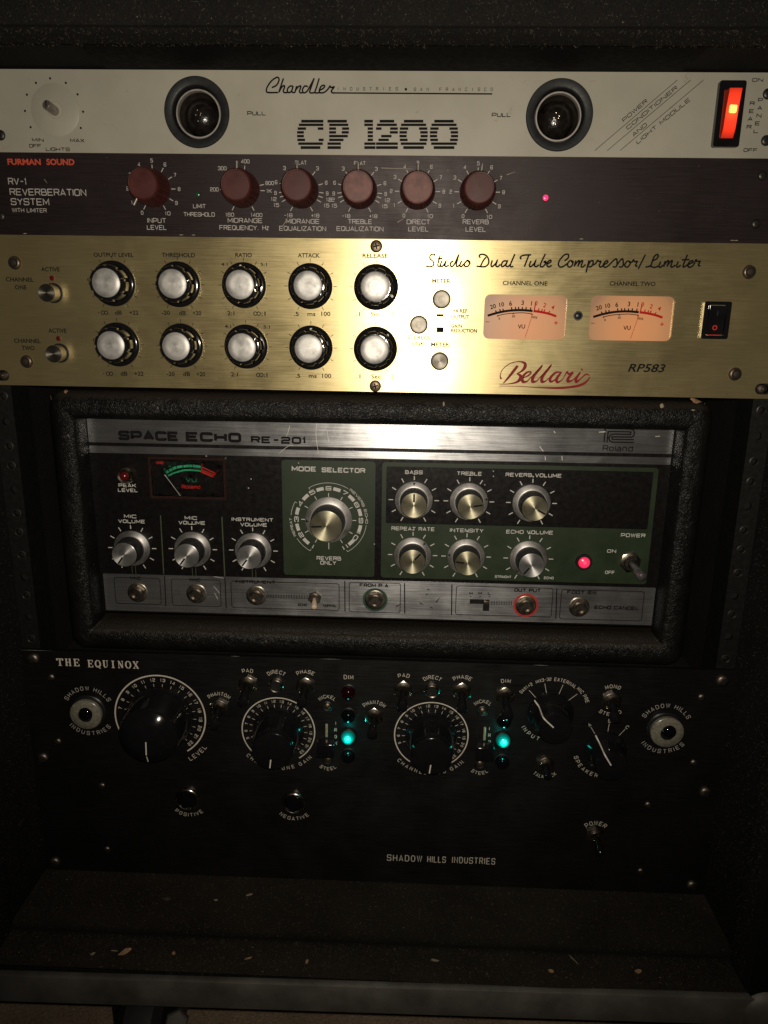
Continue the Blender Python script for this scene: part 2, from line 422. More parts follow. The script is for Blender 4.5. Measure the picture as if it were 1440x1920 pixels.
# ------------------------------------------------------------------ mesh builder (mm)
class MB:
    def __init__(s):
        s.v, s.f, s.sm = [], [], []
        s.k = 0

    def add(s, vs, fs, smooth=False):
        o = len(s.v)
        s.v += [tuple(a) for a in vs]
        s.f += [tuple(i + o for i in f) for f in fs]
        s.sm += [smooth] * len(fs)

    def box(s, x0, x1, y0, y1, z0, z1, bev=0.0, seg=2):
        if bev <= 0:
            v = [(x, y, z) for z in (z0, z1) for y in (y0, y1) for x in (x0, x1)]
            s.add(v, [(0, 2, 3, 1), (4, 5, 7, 6), (0, 1, 5, 4), (2, 6, 7, 3), (0, 4, 6, 2), (1, 3, 7, 5)])
            return
        bm = bmesh.new()
        bmesh.ops.create_cube(bm, size=1)
        for v in bm.verts:
            v.co = ((x0 + x1) / 2 + v.co.x * (x1 - x0), (y0 + y1) / 2 + v.co.y * (y1 - y0), (z0 + z1) / 2 + v.co.z * (z1 - z0))
        bmesh.ops.bevel(bm, geom=bm.edges[:], offset=bev, segments=seg, profile=0.5, affect='EDGES')
        bm.verts.index_update()
        s.add([v.co[:] for v in bm.verts], [[v.index for v in f.verts] for f in bm.faces], True)
        bm.free()

    def prism(s, poly, z0, z1, holes=(), back=False, smooth=False):
        loops = [poly] + list(holes)
        tri = tessellate_polygon([[Vector((p[0], p[1], 0)) for p in l] for l in loops])
        flat = [p for l in loops for p in l]
        def up(t):
            a, b, c = (flat[i] for i in t)
            return t if (b[0]-a[0])*(c[1]-a[1])-(b[1]-a[1])*(c[0]-a[0]) > 0 else t[::-1]
        tri = [up(t) for t in tri]
        s.add([(p[0], p[1], z1) for p in flat], tri)
        if back:
            s.add([(p[0], p[1], z0) for p in flat], [t[::-1] for t in tri])
        for li, l in enumerate(loops):
            area = sum(l[i][0]*l[(i+1) % len(l)][1]-l[(i+1) % len(l)][0]*l[i][1] for i in range(len(l)))
            n = len(l)
            vs = [(p[0], p[1], z0) for p in l] + [(p[0], p[1], z1) for p in l]
            fs = [(i, (i+1) % n, n+(i+1) % n, n+i) for i in range(n)]
            if (area > 0) != (li == 0):
                fs = [f[::-1] for f in fs]
            s.add(vs, fs, smooth)

    def lathe(s, prof, seg=48, c=(0, 0), mod=None, smooth=True, dirn=None, org=(0, 0, 0), a0=0.0):
        """prof: list of (radius, z); sharp corners come from doubled points"""
        n = len(prof)
        vs = []
        for i, (r, z) in enumerate(prof):
            for k in range(seg):
                a = a0 + 2 * PI * k / seg
                rr = r * (mod(a, i) if mod else 1)
                vs.append((c[0] + rr * math.cos(a), c[1] + rr * math.sin(a), z))
        fs = []
        for i in range(n - 1):
            if prof[i] == prof[i+1]:
                continue
            for k in range(seg):
                k2 = (k + 1) % seg
                fs.append((i*seg+k, i*seg+k2, (i+1)*seg+k2, (i+1)*seg+k))
        if prof[-1][0] > 1e-4 and prof[-1][1] >= max(q[1] for q in prof) - 1e-6:
            fs.append(tuple((n-1)*seg+k for k in range(seg)))
        if dirn is not None:
            q = Vector((0, 0, 1)).rotation_difference(Vector(dirn).normalized())
            vs = [tuple(q @ Vector(v) + Vector(org)) for v in vs]
        s.add(vs, fs, smooth)

    def ribbon(s, pts, w, z=None, closed=False):
        """flat line of width w (or one width per point) with mitred joints"""
        P = [pts[0]]
        W = [w] if not isinstance(w, (list, tuple)) else [w[0]]
        for i, p in enumerate(pts[1:], 1):
            if math.hypot(p[0]-P[-1][0], p[1]-P[-1][1]) > 1e-4:
                P.append(p)
                W.append(w if not isinstance(w, (list, tuple)) else w[i])
        if closed and math.hypot(P[0][0]-P[-1][0], P[0][1]-P[-1][1]) < 1e-4:
            P.pop(); W.pop()
        n = len(P)
        if n < 2:
            return
        if z is None:
            s.k = (s.k + 1) % 7
            z = 0.06 + 0.012 * s.k
        L, Rr = [], []
        for i in range(n):
            a = P[i-1] if (i > 0 or closed) else None
            b = P[(i+1) % n] if (i < n-1 or closed) else None
            c = P[i]
            def nd(p, q):
                d = math.hypot(q[0]-p[0], q[1]-p[1])
                return ((q[0]-p[0])/d, (q[1]-p[1])/d)
            d1 = nd(a, c) if a else nd(c, b)
            d2 = nd(c, b) if b else d1
            nx, ny = -(d1[1]+d2[1]), d1[0]+d2[0]
            l = math.hypot(nx, ny)
            if l < 1e-6:
                nx, ny, l = -d1[1], d1[0], 1
            nx, ny = nx/l, ny/l
            k = min(2.0, 1/max(0.3, (-d1[1]*nx + d1[0]*ny)))
            h = W[i]/2*k
            L.append((c[0]+nx*h, c[1]+ny*h, z))
            Rr.append((c[0]-nx*h, c[1]-ny*h, z))
        m = n if closed else n-1
        s.add(L + Rr, [(n+i, n+(i+1) % n, (i+1) % n, i) for i in range(m)])

    def disc(s, x, y, r, z=0.08, seg=20):
        s.add([(x+r*math.cos(2*PI*k/seg), y+r*math.sin(2*PI*k/seg), z) for k in range(seg)], [tuple(range(seg))])

    def ring(s, x, y, r0, r1, z=0.08, seg=48):
        vs = [(x+r*math.cos(2*PI*k/seg), y+r*math.sin(2*PI*k/seg), z) for r in (r0, r1) for k in range(seg)]
        s.add(vs, [(k, seg+k, seg+(k+1) % seg, (k+1) % seg) for k in range(seg)])

    def tube(s, pts, r, seg=10):
        n = len(pts)
        vs = []
        for i, p in enumerate(pts):
            a = Vector(pts[max(0, i-1)]); b = Vector(pts[min(n-1, i+1)])
            d = (b-a).normalized()
            u = d.orthogonal().normalized(); w_ = d.cross(u)
            rr = r[i] if isinstance(r, (list, tuple)) else r
            vs += [tuple(Vector(p) + (u*math.cos(2*PI*k/seg)+w_*math.sin(2*PI*k/seg))*rr) for k in range(seg)]
        fs = [(i*seg+k, i*seg+(k+1) % seg, (i+1)*seg+(k+1) % seg, (i+1)*seg+k) for i in range(n-1) for k in range(seg)]
        fs += [tuple(range(seg))[::-1], tuple((n-1)*seg+k for k in range(seg))]
        s.add(vs, fs, True)

    def build(s, name, mat, parent=None, loc=(0, 0, 0), rot=0.0, label=None, kind=None):
        if not s.v:
            return None
        me = bpy.data.meshes.new(name)
        me.from_pydata([(a*MM, b*MM, c*MM) for a, b, c in s.v], [], s.f)
        me.polygons.foreach_set('use_smooth', s.sm)
        me.materials.append(M[mat] if isinstance(mat, str) else mat)
        me.update()
        try:
            if any(s.sm):
                me.set_sharp_from_angle(angle=R(38))
        except Exception:
            pass
        o = bpy.data.objects.new(name, me)
        COL.objects.link(o)
        if parent is not None:
            o.parent = parent
        o.location = [c*MM for c in loc]
        o.rotation_euler[2] = rot
        if label:
            o['label'] = label
        if kind:
            o['kind'] = kind
        return o

def rrect(x0, x1, y0, y1, r, n=6):
    p = []
    for cx, cy, a in ((x1-r, y0+r, -PI/2), (x1-r, y1-r, 0), (x0+r, y1-r, PI/2), (x0+r, y0+r, PI)):
        for k in range(n+1):
            t = a + PI/2*k/n
            p.append((cx+r*math.cos(t), cy+r*math.sin(t)))
    return p

def circ(x, y, r, n=32):
    return [(x+r*math.cos(2*PI*k/n), y+r*math.sin(2*PI*k/n)) for k in range(n)]

def arcpts(cx, cy, r, a0, a1, n=24):
    """angles clockwise from the top, degrees"""
    return [(cx+r*math.sin(R(a0+(a1-a0)*k/n)), cy+r*math.cos(R(a0+(a1-a0)*k/n))) for k in range(n+1)]

def spline(pts, n=5):
    P = [pts[0]] + list(pts) + [pts[-1]]
    out = []
    for i in range(1, len(P)-2):
        for k in range(n):
            t = k/n
            out.append(tuple(0.5*((2*P[i][j]) + (-P[i-1][j]+P[i+1][j])*t + (2*P[i-1][j]-5*P[i][j]+4*P[i+1][j]-P[i+2][j])*t*t
                       + (-P[i-1][j]+3*P[i][j]-3*P[i+1][j]+P[i+2][j])*t**3) for j in range(len(P[i]))))
    out.append(tuple(pts[-1]))
    return out

# ------------------------------------------------------------------ lettering: stroke alphabet on an 8 x 8 grid, 'r' = rounded corner, 'c' = closed
G = {
 'A': '00 48 80|22 62', 'B': '00 08 r78 r74 04|74 r84 r80 00', 'C': '86 r88 r08 r00 r80 82', 'D': '00 08 r88 r80 00',
 'E': '88 08 00 80|04 74', 'F': '88 08 00|04 74', 'G': '86 r88 r08 r00 r80 84 54', 'H': '00 08|80 88|04 84', 'I': '00 08',
 'J': '88 r80 r00 02', 'K': '00 08|04 24 88|34 80', 'L': '08 00 80', 'M': '00 08 42 88 80', 'N': '00 08 80 88',
 'O': 'r00 r08 r88 r80 c', 'P': '00 08 r88 r83 03', 'Q': 'r00 r08 r88 r80 c|52 80', 'R': '00 08 r88 r84 04|54 80',
 'S': '86 r88 r08 r04 r84 r80 r00 02', 'T': '08 88|48 40', 'U': '08 r00 r80 88', 'V': '08 40 88', 'W': '08 20 48 60 88',
 'X': '00 88|08 80', 'Y': '08 44 88|44 40', 'Z': '08 88 00 80',
 '0': 'r00 r08 r88 r80 c', '1': '06 38 30', '2': '06 r08 r88 r84 r04 00 80', '3': '06 r08 r88 r84 34|84 r80 r00 02', '4': '60 68 02 82',
 '5': '88 08 05 r85 r80 r00 02', '6': '86 r88 r08 r00 r80 r84 04', '7': '08 88 30', '8': 'r00 r08 r88 r80 c|04 84', '9': '02 r00 r80 r88 r08 r04 84',
 '-': '14 74', '+': '14 74|41 47', '.': '30 31', ',': '31 20', '/': '00 88', ':': '31 32|35 36', '%': '00 88|07 28|60 81', "'": '48 46',
 'o': 'r00 r06 r76 r70 c', 'l': '08 00', 'a': '16 r76 70 r00 r03 73', 'n': '00 06|04 r06 r76 70', 'd': '78 70 r00 r06 76', 'z': '06 66 00 60',
 '@': 'r10 r18 r88 r80 c',
}
GW = {'I': 0.0, 'l': 0.0, '1': 0.42, '.': 0.3, ',': 0.3, ':': 0.4, '-': 0.8, 'M': 1.12, 'W': 1.25, "'": 0.3, 'L': 0.88, 'a': .9, 'n': .88, 'd': .88, 'o': .9, 'z': .75}

def glyph(ch, fil):
    """polylines of a character on the 0..1 grid, rounded corners filleted by fil (in grid units)"""
    out = []
    for part in G[ch].split('|'):
        tk = part.split()
        closed = tk[-1] == 'c'
        if closed:
            tk = tk[:-1]
        P = [(t[0] == 'r', float(t[-2]), float(t[-1])) for t in tk]
        n = len(P)
        pl = []
        for i, (r, x, y) in enumerate(P):
            if r and (closed or 0 < i < n-1):
                a = P[i-1]; b = P[(i+1) % n]
                da = math.hypot(a[1]-x, a[2]-y); db = math.hypot(b[1]-x, b[2]-y)
                f = min(fil, da*0.5, db*0.5)
                p0 = (x+(a[1]-x)/da*f, y+(a[2]-y)/da*f); p2 = (x+(b[1]-x)/db*f, y+(b[2]-y)/db*f)
                for k in range(5):
                    t = k/4
                    pl.append(((1-t)**2*p0[0]+2*t*(1-t)*x+t*t*p2[0], (1-t)**2*p0[1]+2*t*(1-t)*y+t*t*p2[1]))
            else:
                pl.append((x, y))
        out.append(([(x/8, y/8) for x, y in pl], closed))
    return out

STY = {  # aspect (width/height), stroke/height, letter gap/height, fillet in grid units
 'wide': (1.15, 0.20, 0.34, 2.2), 'euro': (0.80, 0.135, 0.26, 2.4), 'eurob': (0.85, 0.27, 0.36, 2.0), 'micro': (1.15, 0.22, 0.46, 2.0),
 'deco': (0.58, 0.115, 0.40, 3.6), 'decow': (0.80, 0.13, 0.42, 4.0), 'sans': (0.62, 0.15, 0.24, 3.4), 'spaced': (0.7, 0.12, 1.25, 3.0),
}

def layout(s, cap, sty):
    asp, sw, gap, fil = STY[sty]
    x = 0
    out = []
    for ch in s:
        if ch == ' ':
            x += cap*(asp*0.55 + gap*0.6)
            continue
        wd = cap*asp*GW.get(ch, 1.0)
        out.append((ch, x, wd))
        x += wd + cap*gap
    return out, x - cap*gap

def text(mb, s, x, y, cap, sty='euro', width=None, anchor='c', rot=0.0, sw=None, sy=1.0):
    """straight text; (x, y) is the middle of the cap height at the anchor"""
    lay, tot = layout(s, cap, sty)
    asp, st, gap, fil = STY[sty]
    W = (sw if sw else st)*cap
    kx = ((width-W)/tot) if width and tot > 0 else 1.0
    off = {'c': -tot/2, 'l': 0, 'r': -tot}[anchor]
    ca, sa = math.cos(rot), math.sin(rot)
    for ch, gx, wd in lay:
        for pl, closed in glyph(ch, fil):
            pts = []
            for px_, py_ in pl:
                lx = (off+gx+px_*wd)*kx
                ly = (py_-0.5)*(cap-W)*sy
                pts.append((x+lx*ca-ly*sa, y+lx*sa+ly*ca))
            mb.ribbon(pts, W, closed=closed)

def arctext(mb, s, cx, cy, r, amid, cap, sty='deco', flip=False, span=None, sw=None):
    """text round a circle; amid clockwise from the top in degrees; flip reads along the bottom"""
    lay, tot = layout(s, cap, sty)
    asp, st, gap, fil = STY[sty]
    W = (sw if sw else st)*cap
    k = (R(span)*r/tot) if span else 1.0
    for ch, gx, wd in lay:
        mid = (gx+wd/2-tot/2)*k
        a = R(amid) + (-mid/r if flip else mid/r)
        for pl, closed in glyph(ch, fil):
            pts = []
            for px_, py_ in pl:
                lx = (px_-0.5)*wd*min(1.05, k)
                ly = (py_-0.5)*(cap-W)
                if flip:
                    lx, ly = -lx, -ly
                rr = r+ly
                pts.append((cx + rr*math.sin(a) + lx*math.cos(a), cy + rr*math.cos(a) - lx*math.sin(a)))
            mb.ribbon(pts, W, closed=closed)

_fc = {}
def font_mesh(s, bold=0.0, shear=0.0):
    k = (s, bold, shear)
    if k not in _fc:
        cu = bpy.data.curves.new('t', 'FONT')
        cu.body = s
        cu.offset = bold
        cu.shear = shear
        cu.resolution_u = 3
        ob = bpy.data.objects.new('t', cu)
        me = bpy.data.meshes.new_from_object(ob)
        vs = [tuple(v.co) for v in me.vertices]
        fs = [tuple(p.vertices) for p in me.polygons]
        bpy.data.objects.remove(ob)
        bpy.data.curves.remove(cu)
        bpy.data.meshes.remove(me)
        _fc[k] = (vs, fs)
    return _fc[k]

def ftext(mb, s, x, y, cap, width=None, anchor='c', rot=0.0, bold=0.0, shear=0.0):
    """text in the plain sans font"""
    hv, _ = font_mesh('H')
    H = max(v[1] for v in hv)
    vs, fs = font_mesh(s, bold, shear)
    x0, x1 = min(v[0] for v in vs), max(v[0] for v in vs)
    k = cap/H
    kx = (width/(x1-x0)) if width else k
    off = {'c': -(x0+x1)/2, 'l': -x0, 'r': -x1}[anchor]
    ca, sa = math.cos(rot), math.sin(rot)
    out = []
    for v in vs:
        lx, ly = (v[0]+off)*kx, (v[1]-H/2)*k
        out.append((x+lx*ca-ly*sa, y+lx*sa+ly*ca, 0.10))
    mb.add(out, fs)

# ------------------------------------------------------------------ devices
class Dev:
    """root empty on the front face of a unit: local x right, y up, z out towards the viewer"""
    def __init__(s, name, label, cat, Y, Zc, group=None):
        s.Y, s.Z = Y, Zc
        o = bpy.data.objects.new(name, None)
        COL.objects.link(o)
        o.location = (0, Y*MM, Zc*MM)
        o.rotation_euler = (PI/2, 0, 0)
        o.empty_display_size = 0.02
        o['label'] = label
        o['category'] = cat
        if group:
            o['group'] = group
        s.o = o

    def p(s, u, v, h=0.0):
        x, z = at(u, v, s.Y-h)
        return x, z-s.Z

    def sc(s, u, v):
        x0, z0 = at(u, v, s.Y); x1, _ = at(u+1, v, s.Y); _, z1 = at(u, v+1, s.Y)
        return abs(x1-x0), abs(z1-z0)

    def pts(s, P, k=1.0, ox=0.0, oy=0.0, h=0.0):
        return [s.p(ox+a*k, oy+b*k, h) for a, b in P]

    def lab(s, t, u, v, cap, mat, sty='euro', w=None, anchor='c', rot=0.0, name='lettering', font=None, bold=0.0, shear=0.0, sw=None, label=None):
        """print text; u, v, cap and w in photograph pixels, turned into mm on the face"""
        kx, ky = s.sc(u, v)
        x, y = s.p(u, v)
        mb = MB()
        if font:
            ftext(mb, t, x, y, cap*ky, w*kx if w else None, anchor, rot, bold, shear)
        else:
            text(mb, t, x, y, cap*ky, sty, w*kx if w else None, anchor, rot, sw)
        return mb.build(name, mat, s.o, label=label)

def screw(dev, x, y, r=3.6, mat='black_screw', h=1.8, cross=True, name='screw', hex_=False):
    mb = MB()
    if hex_:
        mb.lathe([(r, 0), (r, h*0.8), (r*0.9, h)], seg=6, smooth=False)
    else:
        mb.lathe([(r*1.02, 0), (r, 0.3), (r*0.93, h*0.55), (r*0.7, h*0.85), (r*0.35, h*0.98), (0.01, h)], seg=24)
    o = mb.build(name, mat, dev.o, (x, y, 0), rot=random.uniform(0, PI))
    if cross:
        c = MB()
        a, b = r*0.5, r*0.11
        c.prism([(-b, -a), (b, -a), (b, -b), (a, -b), (a, b), (b, b), (b, a), (-b, a), (-b, b), (-a, b), (-a, -b), (-b, -b)], h*0.8, h+0.04)
        c.build('cross_slot', 'hole', o)
    return o

def rocker_part(dev, x, y, w, h, out=3.0, mx=0.16, my=0.09):
    mb = MB()
    outer = rrect(x-w/2, x+w/2, y-h/2, y+h/2, 1.2, 4)
    inner = rrect(x-w/2+w*mx, x+w/2-w*mx, y-h/2+h*my, y+h/2-h*my, 0.8, 4)
    mb.prism(outer, 0, out, holes=[inner])
    return mb.build('switch_bezel', 'gloss_black', dev.o)

def toggle(dev, x, y, r=5.0, dirn=(0, -0.55, 1), L=12, lev='chrome', body='nickel', fat=1.6, tip=2.2, nutrot=0.3):
    mb = MB()
    mb.lathe([(r, 0.0), (r, 1.9), (r*0.9, 2.3)], seg=6, smooth=False, a0=nutrot)
    mb.lathe([(r*0.66, 2.2), (r*0.66, 4.2), (r*0.62, 4.5), (r*0.36, 4.5), (r*0.36, 3.4)], seg=24)
    o = mb.build('toggle_switch', body, dev.o, (x, y, 0))
    l = MB()
    l.lathe([(fat*0.75, 0), (fat, L*0.35), (tip, L*0.75), (tip*0.95, L*0.9), (tip*0.6, L*0.98), (0.01, L)], seg=20, dirn=dirn, org=(0, 0, 3.2))
    l.build('lever', lev, o)
    return o

def jack(dev, x, y, r=7.0, ring=None, body='old_brass'):
    mb = MB()
    mb.lathe([(r, 0), (r, 0.8), (r*0.95, 1.0), (r*0.8, 1.0)], seg=40)
    o = mb.build('jack_socket', body, dev.o, (x, y, 0))
    n = MB()
    n.lathe([(r*0.80, 1.0), (r*0.80, 2.8), (r*0.76, 3.1), (r*0.6, 3.1)], seg=6, smooth=False, a0=random.uniform(0, 1))
    n.lathe([(r*0.60, 3.0), (r*0.60, 4.3), (r*0.55, 4.6), (r*0.43, 4.6), (r*0.43, 1.2)], seg=32)
    n.build('hex_nut', body, o)
    hmb = MB()
    hmb.lathe([(r*0.43, 1.4), (0.01, 1.4)], seg=24)
    hmb.build('socket_hole', 'hole', o)
    if ring:
        rb = MB()
        rb.lathe([(r*1.22, 0), (r*1.22, 0.5), (r*0.9, 0.5)], seg=40)
        rb.build('washer', ring, o)
    return o

# ================================================================== the carpeted rack case
case = bpy.data.objects.new('rack_case', None)
COL.objects.link(case)
case['label'] = 'black carpet-lined equipment rack case with bare metal front edge, holding all the units'
case['category'] = 'rack case'
XW, ZT, ZB = 241.8, -0.2, -534.6

def hull_ring(inset, Y, x=XW, zt=ZT, zb=ZB, rc=3.0, n=3):
    # the four inner sides moved inwards by inset, at depth Y
    p = rrect(-x+inset, x-inset, zb+inset*0.8, zt-inset, rc, n)
    return [(a, Y, b) for a, b in p]

prof = [(0, 330), (0, 40), (0, 0), (0, -44), (0.3, -50), (1.5, -55), (4.5, -58.5), (7.2, -61.5), (8.2, -66), (8.4, -76), (7.6, -84), (5.5, -87.5)]
mb = MB()
rings = [hull_ring(i, y) for i, y in prof]
n = len(rings[0])
for rg in rings:
    mb.v += rg
for j in range(len(rings)-1):
    for k in range(n):
        mb.f.append((j*n+k, j*n+(k+1) % n, (j+1)*n+(k+1) % n, (j+1)*n+k))
        mb.sm.append(True)
side = mb
# split the sweep into its four sides so each is a part
def pick(fn):
    out = MB()
    mp = {}
    for f in side.f:
        c = [sum(side.v[i][a] for i in f)/4 for a in range(3)]
        if fn(c):
            nf = []
            for i in f:
                if i not in mp:
                    mp[i] = len(out.v); out.v.append(side.v[i])
                nf.append(mp[i])
            out.f.append(tuple(nf)); out.sm.append(True)
    return out
def dist4(c):
    d = {'roof': ZT-c[2], 'floor': c[2]-ZB, 'left': c[0]+XW, 'right': XW-c[0]}
    return min(d, key=d.get)
pick(lambda c: dist4(c) == 'roof').build('carpeted_roof', 'carpet', case)
pick(lambda c: dist4(c) == 'floor').build('carpeted_floor', 'carpet_dusty', case)
pick(lambda c: dist4(c) == 'left').build('side_wall', 'carpet', case)
pick(lambda c: dist4(c) == 'right').build('side_wall', 'carpet', case)
b = MB()
b.box(-300, 300, 329, 331, -580, 40)
b.build('back_panel', 'matt_black', case)
# outer faces of the case round the opening
for nm, (x0, x1, z0, z1) in {'roof_edge': (-262, 262, -8.2, 14), 'side_edge': (-262, -236, -534, -8.3), 'side_edge.001': (236, 262, -534, -8.3)}.items():
    b = MB()
    b.box(x0, x1, -89.0, -86.5, z0, z1, 0.6)
    b.build('front_edge', 'carpet', case)
b = MB()
b.box(-262, 262, -86, 330, ZT+6, 20)
b.box(-262, -249, -86, 330, -553, ZT+6)
b.box(249, 262, -86, 330, -553, ZT+6)
b.box(-249, 249, -86, 330, -553, -541)
b.build('outer_shell', 'matt_black', case)
# smooth black pad under the roof
b = MB()
b.box(-152, 164, -44, 12, -1.2, -0.4, 0.3)
b.build('roof_pad', 'pad_black', case)
# bare metal band along the front of the floor
b = MB()
b.box(-252, 252, -91, -86.2, -10.2, 10.2, 0.7, 2)
band = b.build('metal_edge_band', 'band', case, (0, 0, -542.3))
band.rotation_euler[1] = R(-0.86)
b = MB()
b.lathe([(17, 0), (17, 3), (16, 6), (13, 9), (8, 11), (0.01, 12)], seg=28)
co = b.build('corner_cap', 'band', case, (247, -84, -541))
co.rotation_euler = (PI/2, 0, 0)
# shallow stamped maker's marks, too worn to read, along the band
st = MB()
rs = random.Random(3)
for i in range(11):
    u = 645 + i*12.3
    for s_ in range(rs.choice((2, 3, 3))):
        a = rs.uniform(-2, 2); c_ = rs.uniform(1854, 1874)
        st.ribbon([(u+a, c_), (u+a+rs.uniform(2, 6), c_+rs.choice((0, 0, -4, 3)))], 0.6)
for i in range(13):
    u = 795 + i*8
    st.ribbon([(u, 1880+rs.uniform(-2, 2)), (u+rs.uniform(1, 3), 1880+rs.uniform(-2, 2))], 1.0)
st.ribbon([(645, 1874), (775, 1878)], 0.5)
st.ribbon([(608, 1857), (620, 1858), (630, 1865)], 0.8)
out = MB()
for a, c_, _ in st.v:
    X, Z = at(a, c_+0.4, -91.05)
    out.v.append((X, -91.06, Z))
out.f = st.f; out.sm = st.sm
out.build('stamped_marks', 'stamp', case)

# mounting rails with their holes
def rail(sgn):
    mb = MB()
    x0, x1 = (sgn*229.0, sgn*241.5)
    x0, x1 = min(x0, x1), max(x0, x1)
    holes = []
    U = 44.45
    for k in range(12):
        for d in (6.35, 22.225, 38.1):
            holes.append(circ(sgn*234.6, -(k*U+d), 2.6, 14))
    poly = [(x0, -533.5), (x1, -533.5), (x1, -0.8), (x0, -0.8)]
    mb.prism(poly, -2.4, 0, holes=holes)
    mb.box(x0 if sgn > 0 else x1-2, x0+2 if sgn > 0 else x1, -533.5, -0.8, -22, -2.4)
    o = mb.build('mounting_rail', 'rail', case, (0, 3.2, 0))
    o.rotation_euler[0] = PI/2
    back = MB()
    back.box(x0+0.5, x1-0.5, -533, -1, -8, -7)
    q = back.build('rail_backing', 'hole', o)
    # threaded collars in some of the holes
    for k, d in ((4, 6.35), (4, 38.1), (5, 6.35), (5, 38.1), (6, 6.35), (6, 22.225), (7, 6.35), (7, 38.1)):
        c = MB()
        z = -(k*U+d)
        c.lathe([(3.1, 0.0), (3.1, 0.5), (2.5, 0.7), (2.1, 0.3), (2.1, -3)], seg=18)
        c.build('threaded_collar', 'black_screw', o, (sgn*234.6, z, 0))
    return o
rail(-1)
rail(1)

# carpet pile and lint, far too fine to count
def fibres(n, rect, normal, mat, L=(0.6, 2.2), wd=0.12, seed=1):
    rg = random.Random(seed)
    mb = MB()
    o, u, v = (Vector(a) for a in rect)
    nv = Vector(normal)
    for _ in range(n):
        p = o + u*rg.random() + v*rg.random()
        d = (nv*rg.uniform(0.1, 1) + u.normalized()*rg.uniform(-1, 1) + v.normalized()*rg.uniform(-1, 1)).normalized()
        l = rg.uniform(*L)
        if rg.random() < 0.01:
            l *= 3
        s_ = d.cross(Vector((rg.uniform(-1, 1), rg.uniform(-1, 1), rg.uniform(-1, 1)))).normalized()*wd
        q = p+d*l
        mb.add([p-s_, p+s_, q+s_*0.6, q-s_*0.6], [(0, 1, 2, 3)])
    return mb.build('carpet_fibres', mat, case, kind='stuff')
def lipz(Y):
    for (i0, y0), (i1, y1) in zip(prof, prof[1:]):
        if y1 <= Y <= y0:
            return i0+(i1-i0)*(Y-y0)/(y1-y0)
    return 0
fibres(5200, ((-238, -86, ZB+0.2), (476, 0, 0), (0, 86, 0)), (0, 0, 1), 'carpet_fibre_mat' if 'carpet_fibre_mat' in M else 'fibre', seed=2)
fibres(6500, ((-238, -86, ZB+6.6), (476, 0, 0), (0, 22, 0)), (0, 0, 1), 'fibre', L=(0.5, 1.6), seed=3)
fibres(3500, ((-240, -62, -8.2), (480, 0, 0), (0, -24, 0)), (0, 0, -1), 'fibre', L=(0.4, 1.4), wd=0.09, seed=4)
fibres(5000, ((-250, -89.2, -8), (500, 0, 0), (0, 0, 24)), (0, -1, 0), 'fibre', L=(0.4, 1.3), wd=0.08, seed=5)
fibres(3000, ((-XW+0.4, -56, -530), (0, 56, 0), (0, 0, 340)), (1, 0, 0), 'fibre', L=(0.4, 1.3), wd=0.08, seed=6)
fibres(3000, ((XW-0.4, -56, -530), (0, 56, 0), (0, 0, 340)), (-1, 0, 0), 'fibre', L=(0.4, 1.3), wd=0.08, seed=7)
fibres(2600, ((-XW+8.6, -84, -530), (0, 20, 0), (0, 0, 340)), (1, 0, 0), 'fibre', L=(0.4, 1.3), wd=0.08, seed=8)
fibres(2600, ((XW-8.6, -84, -530), (0, 20, 0), (0, 0, 340)), (-1, 0, 0), 'fibre', L=(0.4, 1.3), wd=0.08, seed=9)

def specks(n, o, u, v, seed, L=(0.3, 1.1)):
    rg = random.Random(seed)
    mb = MB()
    o, u, v = Vector(o), Vector(u), Vector(v)
    nv = u.cross(v).normalized()
    for _ in range(n):
        p = o+u*rg.random()+v*rg.random()
        a = rg.uniform(0, PI); l = rg.uniform(*L)*(2.2 if rg.random() < 0.06 else 1)
        d = (u.normalized()*math.cos(a)+v.normalized()*math.sin(a))*l/2
        e = (u.normalized()*-math.sin(a)+v.normalized()*math.cos(a))*rg.uniform(0.1, 0.35)
        mb.add([p-d, p-e+nv*0.25, p+d, p+e+nv*0.1], [(0, 1, 2, 3)])
    return mb.build('lint_specks', 'lint', case, kind='stuff')
specks(150, (-238, -54, ZB+0.8), (476, 0, 0), (0, 54, 0), 21)
specks(130, (-232, -86, ZB+7.6), (464, 0, 0), (0, 22, 0), 22)
specks(60, (-250, -89.6, -7), (500, 0, 0), (0, 0, 22), 23, (0.2, 0.6))
specks(40, (XW-9.0, -86, -530), (0, 26, 0), (0, 0, 330), 24, (0.2, 0.7))
specks(40, (-XW+9.0, -86, -530), (0, 26, 0), (0, 0, 330), 25, (0.2, 0.7))
# castor below the case
cz = MB()
b = MB(); b.box(-30, 30, -25, 25, -4, 0, 0.8)
cas = b.build('castor_plate', 'rail', case, (-142, -52, -553.2))
f_ = MB()
f_.box(-26, -21, -20, 16, -46, -4, 1.5); f_.box(14, 19, -20, 16, -46, -4, 1.5); f_.box(-26, 19, -18, 14, -9, -4, 1.0)
f_.build('fork', 'rail', cas)
wmb = MB()
wmb.lathe([(9, -14), (30, -14), (35, -9), (36, 0), (35, 9), (30, 14), (9, 14)], seg=40)
wo = wmb.build('wheel', 'rubber', cas, (-3, -14, -46))
wo.rotation_euler = (0, PI/2, 0)
h_ = MB(); h_.lathe([(8, 0), (8, 4), (7, 5)], seg=6, smooth=False, a0=0.3)
ho = h_.build('axle_bolt', 'band', cas, (19, -24, -30))
ho.rotation_euler = (R(60), 0, R(10))

# room floor
b = MB()
b.add([(-30000, -30000, 0), (30000, -30000, 0), (30000, 30000, 0), (-30000, 30000, 0)], [(0, 1, 2, 3)])
g = b.build('floor', 'room_floor', None, (0, 0, -640))
g['kind'] = 'structure'
